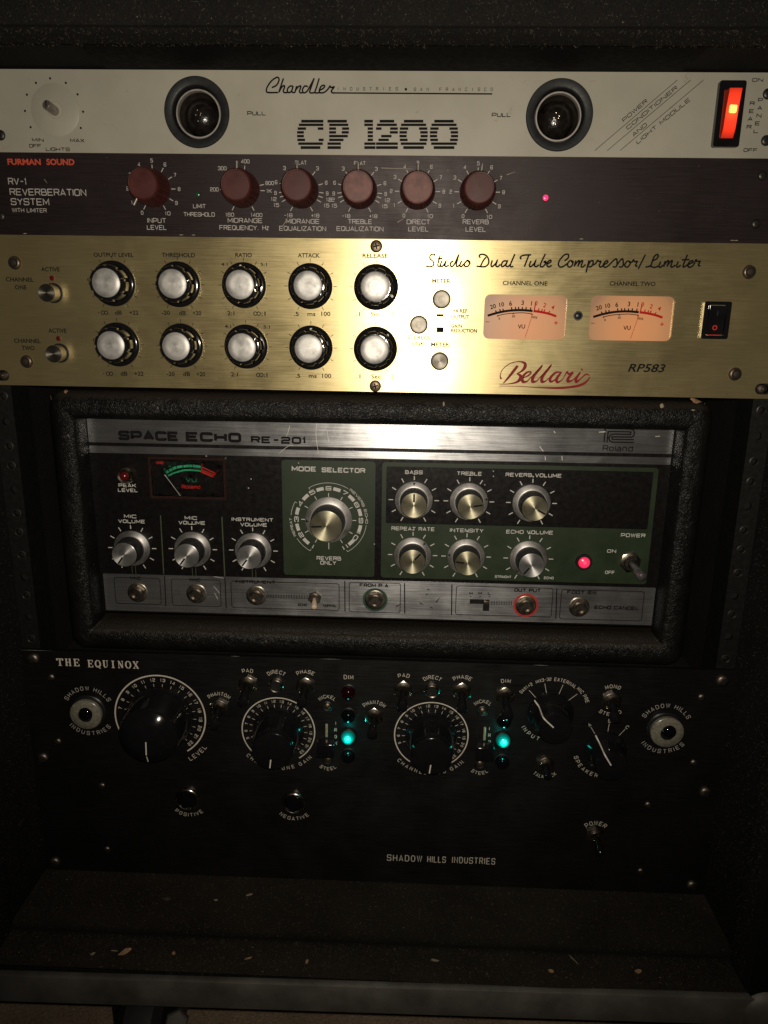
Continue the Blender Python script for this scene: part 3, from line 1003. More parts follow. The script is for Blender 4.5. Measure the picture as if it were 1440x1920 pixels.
# ================================================================== unit 1: beige power conditioner
cp = Dev('power_conditioner', 'beige one-space power conditioner and light module with two pull-out lamps and a lit red rocker', 'power conditioner', -0.6, -22.0)
D = cp
LX = [(-102.6, -22.9+22.0), (99.7, -23.1+22.0)]
mb = MB()
mb.prism(rrect(-241.0, 241.0, -22.1, 20.6, 0.6, 2), -3, 0, holes=[circ(x, y, 13.9, 48) for x, y in LX])
mb.build('front_panel', 'beige', D.o)
mb = MB(); mb.box(-215, 215, -20, 19, -200, -26)
mb.build('chassis', 'matt_black', D.o)
for i, (x, y) in enumerate(LX):
    g_ = MB()
    g_.lathe([(18.4, 0.0), (18.4, 0.9), (18.0, 1.3), (14.6, 1.4), (13.9, 1.0), (13.8, -3.0), (13.0, -5.5), (12.95, -9)], seg=64)
    lamp = g_.build('pull_out_lamp', 'lamp_grommet', D.o, (x, y, 0))
    r_ = MB(); r_.lathe([(12.9, -7.0), (12.9, -3.0), (12.6, -2.6), (11.9, -2.6), (11.7, -3.2), (11.7, -6)], seg=64)
    r_.build('lamp_rim', 'rim_metal', lamp)
    s_ = MB(); s_.lathe([(13.5, -4.5), (12.95, -6.0), (11.75, -6.1), (11.6, -14), (9, -21), (0.01, -22)][2:], seg=48)
    s_.build('lamp_tube', 'lamp_well', lamp)
    sk = MB(); sk.lathe([(10.8, -18), (10.4, -11), (8.8, -7.4), (6.0, -5.2), (3.0, -4.2), (0.01, -3.9)], seg=48)
    sk.build('bulb', 'bulb_dark', lamp)
    sk = MB()  # highlight sparkle on the bulb, modelled as five small bright metal studs
    for q_ in range(5):
        a_ = 0.7+q_*1.25; rr_0 = (1.2, 2.6, 2.0, 3.4, 0.6)[q_]
        sk.lathe([(0.8, -6.5), (0.7, -4.3), (0.4, -3.8), (0.01, -3.7)], seg=10, c=(rr_0*math.cos(a_), rr_0*math.sin(a_)))
    sk.build('bulb_glints', 'nickel', lamp)
# dimmer with its knob missing
x, y = D.p(104, 207)
mb = MB(); mb.lathe([(13.8, 0), (13.8, 0.35), (13.5, 0.5), (4.4, 0.5), (4.2, 0.2), (4.2, -1.8)], seg=56)
dm = mb.build('dimmer_plate', 'beige', D.o, (x, y, 0))
mb = MB(); mb.lathe([(4.2, -1.5), (0.01, -1.5)], seg=24); mb.build('shaft_hole', 'old_brass', dm)
mb = MB()
mb.lathe([(2.6, 0), (2.6, 8), (2.2, 8.6), (0.01, 8.6)], seg=18, dirn=(-0.25, 0.28, 1), org=(-0.2, -0.6, -1.5))
sh = mb.build('dimmer_shaft', 'pin', dm)
mb = MB(); mb.box(-0.3, 0.3, -2.0, 2.0, 5.6, 7.15, 0.05); mb.build('shaft_slot', 'hole', sh, (-2.0, 1.5, 0))
mb = MB()
for zx, zy in ((188,294),(135,311),(247,311),(101,355),(291,354),(94,416),(312,419),(115,477),(303,480)):
    a, c = D.p(zx/2, zy/2); mb.disc(a, c, 0.62)
mb.build('dial_scale', 'black_print', D.o)
bp = 'black_print'
D.lab('MIN', 71, 262.5, 7, bp, 'wide', w=22); D.lab('OFF', 66, 273.5, 7, bp, 'wide', w=23)
D.lab('LIGHTS', 108.5, 280, 7, bp, 'wide', w=45); D.lab('MAX', 145, 263.5, 7, bp, 'wide', w=27)
D.lab('PULL', 481, 212.5, 8, bp, 'wide', w=35); D.lab('PULL', 940, 215.5, 8, bp, 'wide', w=36)
D.lab('ON', 1420.5, 150, 7, bp, 'wide', w=21); D.lab('OFF', 1407, 281.5, 7, bp, 'wide', w=26)
for t, pp in (('REAR', ((1410.5,194),(1409,208.5),(1406.5,223),(1404.5,238))), ('PANEL', ((1426,187.5),(1424.5,202.5),(1423,217),(1420,231.5),(1417.5,246)))):
    mb = MB()
    for ch, (u, v) in zip(t, pp):
        a, c = D.p(u, v); kx, ky = D.sc(u, v)
        text(mb, ch, a, c, 7.5*ky, 'wide', width=9.5*kx)
    mb.build('lettering', bp, D.o)
# slanted words between three slanted rules
def slant(t, u0, v0, u1, v1, cap=7.5):
    a0, a1 = D.p(u0, v0), D.p(u1, v1)
    an = math.atan2(a1[1]-a0[1], a1[0]-a0[0]); L_ = math.dist(a0, a1)
    mb = MB(); text(mb, t, (a0[0]+a1[0])/2, (a0[1]+a1[1])/2, cap*D.sc(u0, v0)[1], 'wide', width=L_, rot=an, sw=0.17)
    mb.build('lettering', bp, D.o)
slant('POWER', 720+895/2, 453/2, 720+985/2, 376/2)
slant('CONDITIONER', 720+910/2, 482/2, 720+1098/2, 326/2)
slant('AND', 720+932/2, 508/2, 720+984/2, 465/2)
slant('LIGHT MODULE', 720+947/2, 536/2, 720+1146/2, 371/2)
mb = MB()
for q in ((790,565,1100,300),(837,565,1150,300),(885,565,1198,300)):
    mb.ribbon([D.p(720+q[0]/2, q[1]/2), D.p(720+q[2]/2, q[3]/2)], 0.28)
mb.build('slanted_rules', bp, D.o)
# script brand name drawn with strokes
def strokes(dev, S, k, ox, oy, wd, mat, name, n=4, smooth=True):
    mb = MB()
    for st_ in S:
        P = dev.pts(st_, k, ox, oy)
        mb.ribbon(spline(P, n) if (smooth and len(P) > 2) else P, wd)
    return mb.build(name, mat, dev.o)
CH = [[(135,235),(195,205),(228,140),(215,105),(185,110),(130,150),(80,220),(65,270),(85,298),(210,298)],
 [(285,115),(225,298)], [(232,285),(262,230),(290,210),(300,225),(282,280),(300,300),(335,298)],
 [(405,215),(365,220),(335,260),(345,298),(385,285),(410,215)], [(410,215),(392,280),(410,300),(435,295)],
 [(455,215),(432,298)], [(440,270),(475,225),(505,215),(505,235),(490,285),(505,303),(530,300)],
 [(600,225),(560,215),(530,260),(540,300),(580,290),(620,230),(680,115)], [(680,115),(640,230),(622,290),(640,305),(690,298)],
 [(745,115),(710,230),(690,290),(705,305),(750,300)],
 [(745,270),(790,250),(815,220),(800,205),(765,225),(745,280),(770,305),(820,290),(860,250),(885,210)],
 [(885,210),(895,235),(935,228),(900,280),(915,303),(940,303)]]
strokes(D, CH, 0.14583, 490, 130, 0.85, bp, 'script_brand_lettering')
mb = MB(); mb.ribbon([D.p(498+4, 174), D.p(522, 174)], 0.6); mb.ribbon([D.p(625, 174.3), D.p(780, 175.3), D.p(923, 176.2)], 0.75)
mb.build('underline_rule', bp, D.o)
mb = MB()
for i, ch in enumerate('INDUSTRIES'):
    a, c = D.p(634+i*12.2, 166.7); text(mb, ch, a, c, 1.7, 'euro', width=None if ch == 'I' else 1.3)
a, c = D.p(761, 167.5); mb.disc(a, c, 0.7)
for i, ch in enumerate('SAN FRANCISCO'):
    if ch != ' ':
        a, c = D.p(778+i*12.0, 167.6); text(mb, ch, a, c, 1.7, 'euro', width=None if ch == 'I' else 1.3)
mb.build('small_lettering', bp, D.o)
# striped model number: each character is cut into eight bars
def ell(x, y, cx, cy, rx, ry, p=2.4):
    return abs((x-cx)/rx)**p + abs((y-cy)/ry)**p <= 1
SH = {
 'C': lambda x, y: (ell(x, y, .5, .5, .5, .56) and not ell(x, y, .55, .5, .30, .27) and not (x > .72 and .34 < y < .60)) or (x > .78 and y > .62 and x < .98),
 'P': lambda x, y: (y > .86 and x < .9) or (x < .40 and x > .08) or (y < .25 and x < .62) or (ell(x, y, .5, .66, .5, .36) and x > .3 and not ell(x, y, .5, .66, .18, .14)),
 '1': lambda x, y: (.30 < x < .78) or (y > .80 and x < .5) or y < .24,
 '2': lambda x, y: (y > .5 and ell(x, y, .5, .64, .5, .38) and not ell(x, y, .45, .66, .2, .15) and not (x < .4 and y < .62)) or (.2 < y <= .55 and abs(x-(y*1.0+.02)) < .24) or (y < .24),
 '0': lambda x, y: ell(x, y, .5, .5, .5, .54, 2.6) and not ell(x, y, .5, .5, .24, .27, 2.6),
}
for ch, u0, u1 in (('C',557,607.5),('P',614,654.5),('1',683,704),('2',705,746),('0',749,802),('0',806,859)):
    mb = MB()
    v0, v1 = 224.5, 281
    for rw in range(8):
        yt = 1-(rw+0.02)/8; yb = yt-0.085-(0.01 if rw in (0, 7) else 0)
        ym = (yt+yb)/2
        K = 90; run = None
        for k in range(K+1):
            ins = k < K and SH[ch]((k+.5)/K, ym)
            if ins and run is None: run = k
            if not ins and run is not None:
                a, b_ = run/K, k/K
                q = [D.p(u0+(u1-u0)*s_, v1-(v1-v0)*t_) for s_, t_ in ((a, yb), (b_, yb), (b_, yt), (a, yt))]
                mb.add([(p[0], p[1], 0.08) for p in q], [(0, 1, 2, 3)])
                run = None
    mb.build('striped_character', bp, D.o)
# lit rocker
x, y = 191.5, -22.5+22.0
rk = rocker_part(D, x, y, 14.2, 33.0, 3.2, 0.2, 0.13)
mb = MB(); mb.prism(rrect(x-4.4, x+4.4, y-12.4, y+12.4, 0.5, 2), 0.0, 0.5); mb.build('switch_well', 'rocker_dim', rk)
w2, h2 = 3.3, 11.8
zz = [(-h2, 2.0), (-h2*0.62, 4.2), (h2*0.25, 5.2), (h2, 7.0)]
top = MB(); sd = MB()
vs = []
for yy, z1 in zz:
    vs += [(-w2, yy, z1), (w2, yy, z1)]
for yy, z1 in zz:
    vs += [(-w2, yy, 0.3), (w2, yy, 0.3)]
top.add(vs, [(i*2, i*2+1, i*2+3, i*2+2) for i in range(3)])
sd.add(vs, [(i*2, i*2+2, 8+i*2+2, 8+i*2) for i in range(3)] + [(i*2+1, 8+i*2+1, 8+i*2+3, i*2+3) for i in range(3)] + [(6, 7, 15, 14), (0, 8, 9, 1)])
ro = top.build('rocker', 'rocker_red', rk, (x+0.4, y, 0))
sd.build('rocker_side', 'rocker_dim', rk, (x+0.4, y, 0))
mb = MB()
q = rrect(-1.7, 2.4, -0.2, 4.0, 0.9, 4)
mb.add([(a_, b_, 5.02+(b_-h2*0.25)*(0.2034 if b_ > h2*0.25 else 0.0975)+0.12) for a_, b_ in q], [tuple(range(len(q)))])
mb.build('neon_spot', 'neon', rk, (x+0.4, y+0.2, 0.1))
for u, v in ((1, 253.5), (1436.5, 263.5), (1440, 176)):
    x, y = D.p(u, v); screw(D, x, y, 2.8, 'black_screw', 1.2)
# smudges and chips on the enamel
for u, v, l_, w_ in ((930, 226, 7, 1.6), (845, 208, 3, 1), (1110, 152, 12, 1.2), (1203, 290, 5, 1.3), (985, 152, 5, 0.8)):
    x, y = D.p(u, v); mb = MB(); mb.ribbon([(x-l_/5, y-0.3), (x, y), (x+l_/5, y+0.35)], [0.1, w_/2.6, 0.1])
    mb.build('smudge', 'skin_mark', D.o)

# ================================================================== unit 2: dark reverb unit with maroon knobs
rv = Dev('reverberation_unit', 'dark brown-black one-space reverb unit with six maroon ribbed knobs, between the beige and gold units', 'reverb unit', 0.0, -66.3)
D = rv
mb = MB(); mb.prism(rrect(-241.2, 241.2, -22.4, 22.3, 0.5, 2), -3, 0); mb.build('front_panel', 'rv_panel', D.o)
mb = MB(); mb.box(-215, 215, -20, 20, -200, -3.1); mb.build('chassis', 'matt_black', D.o)
gp = 'grey_print'
mb = MB(); x, y = D.p(14, 303.3); kx, ky = D.sc(60, 303)
ftext(mb, 'FURMAN', x, y, 10.5*ky, 62.5*kx, 'l', bold=0.035); x, y = D.p(87, 303.6); ftext(mb, 'SOUND', x, y, 10.5*ky, 52.5*kx, 'l', bold=0.035)
mb.build('red_lettering', 'red_print', D.o)
D.lab('RV-1', 16, 340, 13, gp, 'euro', w=36, anchor='l'); D.lab('REVERBERATION', 19, 359.7, 13, gp, 'euro', w=143, anchor='l')
D.lab('SYSTEM', 21, 378, 13, gp, 'euro', w=72, anchor='l'); D.lab('WITH LIMITER', 23, 394, 8, gp, 'euro', w=65, anchor='l')

def tick(mb, cx, cy, ang, r0, r1, w_):
    s_, c_ = math.sin(R(ang)), math.cos(R(ang))
    mb.ribbon([(cx+r0*s_, cy+r0*c_), (cx+r1*s_, cy+r1*c_)], w_)

full = [(str(i), -150+30*i, 1) for i in range(11)]
eq = [('-18', -150, 1), ('15', -119, 1), ('12', -107, 1), ('9', -96, 1), ('6', -74, 1), ('3', -39, 1), ('FLAT', 0, 0), ('3', 39, 1), ('6', 74, 1), ('9', 96, 1), ('12', 107, 1), ('15', 119, 1), ('+18', 150, 1)]
frq = [('160', -150, 1), ('200', -90, 1), ('300', -45, 1), ('400', 8, 1), ('800', 77, 1), ('1K', 92, 1), ('1400', 150, 1)]
KN = [(-130.2, full, -148, 'maroon', 18.5), (-78.4, frq, 2, 'maroon', 17.5), (-44.4, eq, 0, 'maroon', 18.5), (-10.8, eq, 0, 'maroon_dusty', 16), (22.3, full, 0, 'maroon_dusty', 15), (56.3, full, 6, 'maroon', 15.5)]
for X, sc_, ang, cm, hh in KN:
    y = 3.5
    mb = MB()
    for t, a, tk in sc_:
        if tk:
            tick(mb, X, y, a, 10.4, 12.9, 0.42)
        rr = 15.0 + (1.3 if len(t) > 2 else 0.5 if len(t) == 2 else 0) * abs(math.sin(R(a)))
        if t in ('12', '15') : rr += 1.2
        if t == 'FLAT': rr = 14.6
        text(mb, t, X+rr*math.sin(R(a)), y+rr*math.cos(R(a)), 2.1, 'euro', width={1: 1.45, 2: 3.1 if t != '1K' else 3.0, 3: 4.9, 4: 6.6}[len(t)] if t != '1' else None)
    mb.build('dial_scale', gp, D.o)
    mb = MB()
    NR = 52
    mod = lambda a, i: 1+(0.035*(1 if math.cos(a*NR) > 0 else -1) if 1 <= i <= 3 else 0)
    mb.lathe([(9.9, 0.4), (9.8, 1.0), (9.3, hh-4), (8.9, hh-2.2), (8.5, hh-1.2), (8.3, hh-0.9)], seg=NR*4, mod=mod)
    kb = mb.build('knob', 'maroon', D.o, (X, y, 0))
    mb = MB(); mb.lathe([(8.45, hh-1.6), (8.3, hh-0.3), (8.0, hh), (7.7, hh-0.05), (7.5, hh-0.4), (0.01, hh-0.3)], seg=56)
    mb.build('knob_cap', cm, kb)
    mb = MB(); s_, c_ = math.sin(R(ang)), math.cos(R(ang))
    mb.tube([(8.6*s_, 8.6*c_, hh-3.0), (12.6*s_, 12.6*c_, hh-3.2)], 0.8, 12)
    mb.build('pointer_pin', 'pin', kb)
for a, b_, u, v1, v2, w1, w2_ in (('INPUT','LEVEL',294,413.5,426.5,35,37),('MIDRANGE','FREQUENCY, HZ',459.5,413.5,427,65,94),('MIDRANGE','EQUALIZATION',567.5,415,428.5,63,88),
                                 ('TREBLE','EQUALIZATION',675,415.5,429,45,88),('DIRECT','LEVEL',784.5,416,429.5,44,38),('REVERB','LEVEL',892,416,430,49,38)):
    D.lab(a, u, v1, 9, gp, 'euro', w=w1)
    if b_.endswith('HZ'):
        D.lab('FREQUENCY,', u-11, v2, 9, gp, 'euro', w=74); D.lab('Hz', u+39, v2, 9, gp, 'euro', w=13)
    else:
        D.lab(b_, u, v2, 9, gp, 'euro', w=w2_)
D.lab('LIMIT', 374, 386.6, 8, gp, 'euro', w=24); D.lab('THRESHOLD', 373.5, 402, 8, gp, 'euro', w=58.5)
def led(dev, u, v, r, mat, h=1.2, name='indicator_led', ring=None, xy=None):
    x, y = xy if xy else dev.p(u, v)
    mb = MB(); mb.lathe([(r, 0), (r, h*0.4), (r*0.8, h*0.8), (r*0.4, h*0.97), (0.01, h)], seg=24)
    o = mb.build(name, mat, dev.o, (x, y, 0.02))
    if ring:
        q = MB(); q.lathe([(r*1.35, 0), (r*1.3, h*0.5), (r*1.0, h*0.5)], seg=28); q.build('led_ring', ring, o)
    return o
led(D, 371.5, 365, 1.3, 'led_green_off', ring='satin_black'); led(D, 1022.6, 371, 1.55, 'led_red_on', ring='satin_black')
for u, v in ((1429, 329.5), (1417, 420), (2, 406)):
    x, y = D.p(u, v); screw(D, x, y, 2.6, 'black_screw', 1.4)
# worn bright nicks along the lower edge and scratches
mb = MB()
for u, v in ((47, 438.8), (340, 441.3), (363, 441.5), (1090, 448.9), (1373, 451.6), (1380, 451.8)):
    x, y = D.p(u, v); mb.ribbon([(x-1.2, y+0.15), (x, y+0.3), (x+1.2, y+0.15)], [0.1, 0.5, 0.1])
for q in (((83, 336), (89, 344)), ((715, 315), (775, 317)), ((950, 328), (966, 322)), ((530, 424), (540, 408)), ((745, 417), (757, 410))):
    mb.ribbon([D.p(*q[0]), D.p(*q[1])], [0.35, 0.12])
mb.build('scratches', 'skin_mark', D.o)

# ================================================================== unit 3: gold tube compressor
be = Dev('tube_compressor', 'brushed gold two-space tube compressor with two amber-lit meters and ten black knobs', 'compressor', -0.6, -132.8)
D = be
MC = [D.p(984.6, 594.8), D.p(1183.8, 597.2)]
mw, mh = 24.3, 12.75
slots = []
for sx in (-232.5, 232.5):
    for yy in (38.2, -38.2):
        slots.append(rrect(sx-5.2, sx+5.2, yy-3.3, yy+3.3, 3.25, 5))
mb = MB()
mb.prism(rrect(-241.2, 241.2, -44.0, 44.0, 0.6, 2), -3, 0, holes=[rrect(x-mw, x+mw, y-mh, y+mh, 3.4, 5) for x, y in MC]+slots)
mb.build('front_panel', 'gold', D.o)
mb = MB(); mb.box(-215, 215, -42, 42, -200, -6.0); mb.build('chassis', 'matt_black', D.o)
for sx in (-232.5, 232.5):
    for yy in (38.2, -38.2):
        mb = MB(); mb.lathe([(2.9, -3.5), (2.9, -1.8), (2.2, -1.0), (0.9, -0.8), (0.9, -1.8), (0.01, -1.8)], seg=20)
        mb.build('rack_screw', 'steel_screw', D.o, (sx+(1 if sx < 0 else -0.5), yy, 0))
for u, v in ((27.8, 492.8), (50.3, 678), (1404.3, 510), (1378, 701.4)):
    x, y = D.p(u, v); screw(D, x, y, 3.9, 'bronze', 1.8, cross=False)
    mb = MB(); mb.ring(x, y, 1.7, 2.7, 1.95, 20); mb.build('screw_recess', 'hole', D.o)
for u, v in ((705.5, 461.7), (703.6, 724)):
    x, y = D.p(u, v); screw(D, x, y, 3.5, 'bronze', 0.9)
bp = 'black_print'
COLX = [-157.3, -118.3, -79.0, -39.6, -0.7]
ROWY = [-115.6+132.8, -151.1+132.8]
rr_ = random.Random(5)
dots = {(2, 0): -7, (4, 0): 118, (3, 1): 2, (4, 1): 42}
for r_i, Y_ in enumerate(ROWY):
    for c_i, X in enumerate(COLX):
        mb = MB()
        for k in range(11):
            tick(mb, X, Y_, -150+30*k, 13.6, 15.6, 0.33)
        mb.build('dial_scale', bp, D.o)
        mb = MB()
        mb.lathe([(13.1, 0.3), (13.1, 1.3), (12.8, 1.8), (11.8, 2.2), (9.6, 2.6)], seg=64)
        kb = mb.build('knob', 'gloss_black', D.o, (X, Y_, 0))
        NL = 9
        ph = rr_.uniform(0, 6.28)
        def mod(a, i, ph=ph):
            t = ((a+ph)*NL/(2*PI)) % 1.0
            k = 1.0 if t < 0.72 else 0.925
            return k if i <= 4 else 1.0
        mb = MB()
        mb.lathe([(11.2, 2.2), (10.9, 4.0), (10.6, 8.0), (10.4, 10.6), (9.9, 11.4), (9.0, 11.6), (8.3, 11.6)], seg=108, mod=mod)
        mb.build('knob_grip', 'gloss_black', kb)
        mb = MB(); mb.lathe([(8.2, 11.2), (8.2, 12.1), (7.9, 12.35), (5, 12.5), (0.01, 12.55)], seg=56)
        mb.build('knob_cap', 'cap_satin', kb)
        if (c_i, r_i) in dots:
            a = R(dots[(c_i, r_i)]); mb = MB(); mb.lathe([(0.75, 2.3), (0.7, 2.75), (0.01, 2.85)], seg=14, c=(10.9*math.sin(a), 10.9*math.cos(a)))
            mb.build('pointer_dot', 'white_print', kb)
def F(t, u, v, cap=7.6, w=None, **k):
    k.setdefault('bold', 0.016)
    return D.lab(t, u, v, cap, k.pop('mat', bp), w=w, font=True, **k)
for t, u, v, w_ in (('OUTPUT LEVEL',213,478,75),('THRESHOLD',334.6,478.2,62),('RATIO',456.8,478.4,31),('ATTACK',579,479,41),('RELEASE',703.6,479.6,48),
                   ('ACTIVE',94.5,505,35),('ACTIVE',107.8,620,34),('CHANNEL',37,524,52),('ONE',39,538.6,22),('CHANNEL',51.4,639,50),('TWO',52.8,652.5,24),
                   ('METER',827.5,527,35),('STEREO',784,633,41),('LINK',784,644.4,23),('METER',825.6,646,35),
                   ('CHANNEL ONE',984.5,531,84),('CHANNEL TWO',1186,531.8,86)):
    F(t, u, v, w=w_, bold=0.03 if u > 690 and u < 860 else 0.02)
for t, u, v, w_ in (('+4 REF',862.6,583,28),('OUTPUT',862.8,594,34),('GAIN',855.8,611,21),('REDUCTION',870,620,49)):
    F(t, u, v, 6.6, w=w_, bold=0.035)
for (ut, vt) in (((194, 222, 251), 586.2), ((203.5, 232.5, 260.5), 700.6)):
    for t, u, w_ in zip(('', 'dB', '+22'), ut, (0, 13, 17)):
        if t: F(t, u, vt, w=w_)
    mb = MB(); x, y = D.p(ut[0]+2, vt); mb.ring(x-1.0, y, 0.8, 1.25, 0.08, 18); mb.ring(x+1.0, y, 0.8, 1.25, 0.095, 18); x2, _ = D.p(ut[0]-9, vt); mb.ribbon([(x2-0.6, y), (x2+0.6, y)], 0.3)
    mb.build('lettering', bp, D.o)
for row, P_ in enumerate((((311,'-20',15,586.5),(342,'dB',13,587),(369.3,'+20',16,587),(433,'2:1',13,587.3),(494,':1',8,588),(555.7,'.5',9,588.5),(584,'ms',15,588.5),(611,'100',17,588.5),(671.6,'.1',8,588.8),(704,'Sec',18,589),(735.5,'2',5,589)),
                        ((320,'-20',15,701),(350,'dB',13,701.3),(376.5,'+20',16,701.5),(439.6,'2:1',13,702),(498,':1',7,703),(558.6,'.5',9,704.5),(586.4,'ms',15,704.5),(612.6,'100',17,704.7),(672,'.1',8,705.5),(705,'Sec',18,706),(735.5,'2',5,706)))):
    for u, t, w_, v in P_: F(t, u, v, w=w_)
for u, v in ((482, 588), (487, 703)):
    mb = MB(); x, y = D.p(u, v); mb.ring(x-1.0, y, 0.8, 1.25, 0.08, 18); mb.ring(x+1.0, y, 0.8, 1.25, 0.095, 18); mb.build('lettering', bp, D.o)
for t, u, v in (('4:1', 420.8, 495.6), ('5:1', 494.5, 495.8), ('4:1', 427.5, 612), ('5:1', 500, 613)): F(t, u, v, 5.6, w=12)
F('0', 166.3, 524.5, 6, w=5); F('0', 177, 637.5, 6, w=5)
mb = MB()
for u, v, hh_ in ((825, 591, 4), (825, 620.6, 9)):
    x, y = D.p(u, v+2.2); mb.ribbon([(x-4.0, y), (x+4.0, y)], 0.22); mb.add([(x-2.1, y+0.1, .09), (x+2.1, y+0.1, .09), (x+2.1, y+0.1+hh_*0.31, .09), (x-2.1, y+0.1+hh_*0.31, .09)], [(0, 1, 2, 3)])
mb.build('push_button_symbol', bp, D.o)
def button(u, v, hh, r=4.7):
    x, y = D.p(u, v)
    mb = MB(); mb.lathe([(r*1.16, 0), (r*1.16, 0.5), (r*1.02, 0.6), (r*1.0, 0.1)], seg=36)
    o = mb.build('push_button', 'satin_black', D.o, (x, y, 0))
    mb = MB(); mb.lathe([(r, 0.1), (r, hh-0.5), (r, hh-0.5), (r*0.93, hh), (r*0.93, hh), (0.01, hh-0.25)], seg=48)
    mb.build('button_cap', 'button', o)
button(100.5, 549.5, 9.5, 5.0); button(112.5, 662, 9.0, 5.0); button(827.8, 561.2, 3.0); button(785.2, 608.8, 3.0); button(824, 677, 3.2)
led(D, 98, 521.6, 1.5, 'led_red_off'); led(D, 110, 634.8, 1.5, 'led_red_off')
led(D, 1083.8, 592, 2.1, 'satin_black', ring='black_screw')
# the script title, stroke by stroke
T1 = [[(135,110),(130,90),(95,95),(85,130),(120,165),(120,200),(85,215),(40,205)],[(190,95),(165,190),(175,212),(200,195)],
 [(205,155),(190,200),(205,215),(235,180),(247,155),(235,205),(255,210),(275,195)],[(320,155),(290,180),(300,213),(330,190),(375,90)],[(375,90),(350,190),(360,213),(385,195)],
 [(403,155),(385,200),(400,213),(425,185)],[(420,122),(421,127)],[(460,150),(430,185),(440,213),(470,205),(485,170),(465,150),(490,190)],
 [(590,125),(578,105),(600,90),(645,100),(672,140),(670,185),(640,212),(600,214),(550,208)],[(648,118),(618,155),(592,210)],
 [(710,150),(697,195),(710,213),(745,180),(760,150),(745,200),(765,213),(790,190)],[(855,155),(820,160),(800,195),(810,213),(840,195),(862,155),(845,200),(865,213),(885,195)],
 [(935,88),(890,195),(900,215),(920,208)],[(1000,140),(990,120),(1020,100),(1098,95)],[(1075,98),(1030,215)],
 [(1097,155),(1080,200),(1095,213),(1130,180),(1145,150),(1130,200),(1150,213),(1175,195)],[(1240,85),(1195,180),(1190,210),(1215,213),(1240,185),(1240,160),(1228,168),(1257,172)],
 [(1255,190),(1295,165),(1290,148),(1265,165),(1255,200),(1275,215),(1305,200)]]
T2 = [[(95,150),(130,120),(130,88),(95,92),(50,140),(35,185),(55,210),(90,200),(120,175)],[(150,145),(125,175),(130,205),(155,207),(175,175),(160,148),(185,165)],
 [(205,145),(188,205)],[(195,190),(228,150),(238,155),(222,205)],[(228,190),(258,150),(270,155),(255,200),(270,210),(298,185)],
 [(330,145),(302,262)],[(318,200),(345,155),(368,150),(368,185),(345,208),(325,205)],[(368,190),(395,175),(415,140)],[(415,140),(425,155),(445,155),(430,195),(445,210),(470,190)],
 [(470,190),(510,165),(505,148),(480,165),(470,200),(490,212),(520,195)],[(520,195),(590,130),(601,180),(588,208),(558,205)],[(595,195),(650,130),(661,180),(648,208),(618,205)],
 [(700,150),(675,185),(685,208),(710,205),(728,170),(710,150),(740,170)],[(740,170),(760,140),(770,158),(795,155),(780,195),(800,203)],[(875,88),(805,228)],
 [(945,150),(988,125),(997,92),(970,95),(945,140),(925,195),(875,210)],[(875,210),(925,203),(960,213),(1000,200)],[(1022,155),(1005,200),(1020,212),(1045,190)],[(1038,120),(1039,125)],
 [(1065,150),(1050,208)],[(1055,190),(1088,150),(1099,155),(1083,205)],[(1090,190),(1124,150),(1134,155),(1120,200),(1135,210),(1165,190)],
 [(1192,155),(1175,200),(1190,210),(1215,190)],[(1215,120),(1216,125)],[(1280,90),(1240,190),(1245,210),(1275,190)],[(1225,140),(1300,138)],
 [(1275,190),(1330,165),(1325,148),(1295,165),(1285,200),(1305,212),(1340,190)],[(1340,190),(1362,140),(1372,155),(1402,155),(1385,190),(1405,200)]]
strokes(D, T1+[[(165,136),(212,131)]], 0.1875, 790, 460, 0.92, bp, 'script_title_lettering')
strokes(D, T2, 0.19444, 1040, 460, 0.92, bp, 'script_title_lettering')
# red script signature with swelling strokes
BL = [[(320,1365,32),(303,1320,16),(330,1235,12),(400,1165,14),(490,1118,14),(600,1105,20),(672,1130,42),(672,1190,50),(620,1250,30),(550,1285,14)],
 [(550,1285,14),(605,1315,44),(600,1370,52),(540,1415,30),(420,1440,14),(290,1443,8)],[(565,1165,40),(500,1250,44),(420,1350,34),(350,1430,14)],
 [(650,1350,14),(735,1305,26),(765,1262,22),(705,1265,30),(635,1340,46),(645,1405,46),(705,1400,24),(745,1360,14)],
 [(745,1360,14),(860,1240,20),(928,1162,16),(905,1200,34),(800,1330,46),(790,1405,46),(850,1395,20),(885,1355,14)],
 [(885,1355,14),(1000,1235,20),(1065,1155,16),(1040,1195,34),(937,1330,46),(930,1405,46),(985,1395,20),(1030,1350,14)],
 [(1205,1262,16),(1130,1272,32),(1055,1350,42),(1060,1405,38),(1130,1370,20),(1222,1258,26)],[(1222,1258,26),(1150,1360,44),(1160,1412,40),(1215,1390,18),(1255,1345,12)],
 [(1255,1345,12),(1305,1258,24),(1330,1290,30),(1400,1262,32)],[(1400,1262,32),(1325,1350,44),(1320,1400,46),(1385,1385,20),(1440,1330,12)],
 [(1505,1262,26),(1440,1360,44),(1448,1408,40),(1520,1350,20),(1590,1295,26),(1645,1312,14)],[(1520,1232,34),(1536,1214,34)],
 [(1650,1335,14),(1590,1410,34),(1480,1465,40),(1300,1492,36),(1150,1500,34),(850,1492,16),(600,1476,10),(290,1470,10)]]
mb = MB()
for st_ in BL:
    P = spline(st_, 5) if len(st_) > 2 else st_
    q = D.pts([(a, b_) for a, b_, _ in P], 0.125, 900, 540)
    mb.ribbon(q, [c*0.125/3.2 for _, _, c in P])
mb.build('script_signature', 'logo_red', D.o)
F('RP583', 1212.5, 690, 14.5, w=70, bold=0.018, shear=0.25)
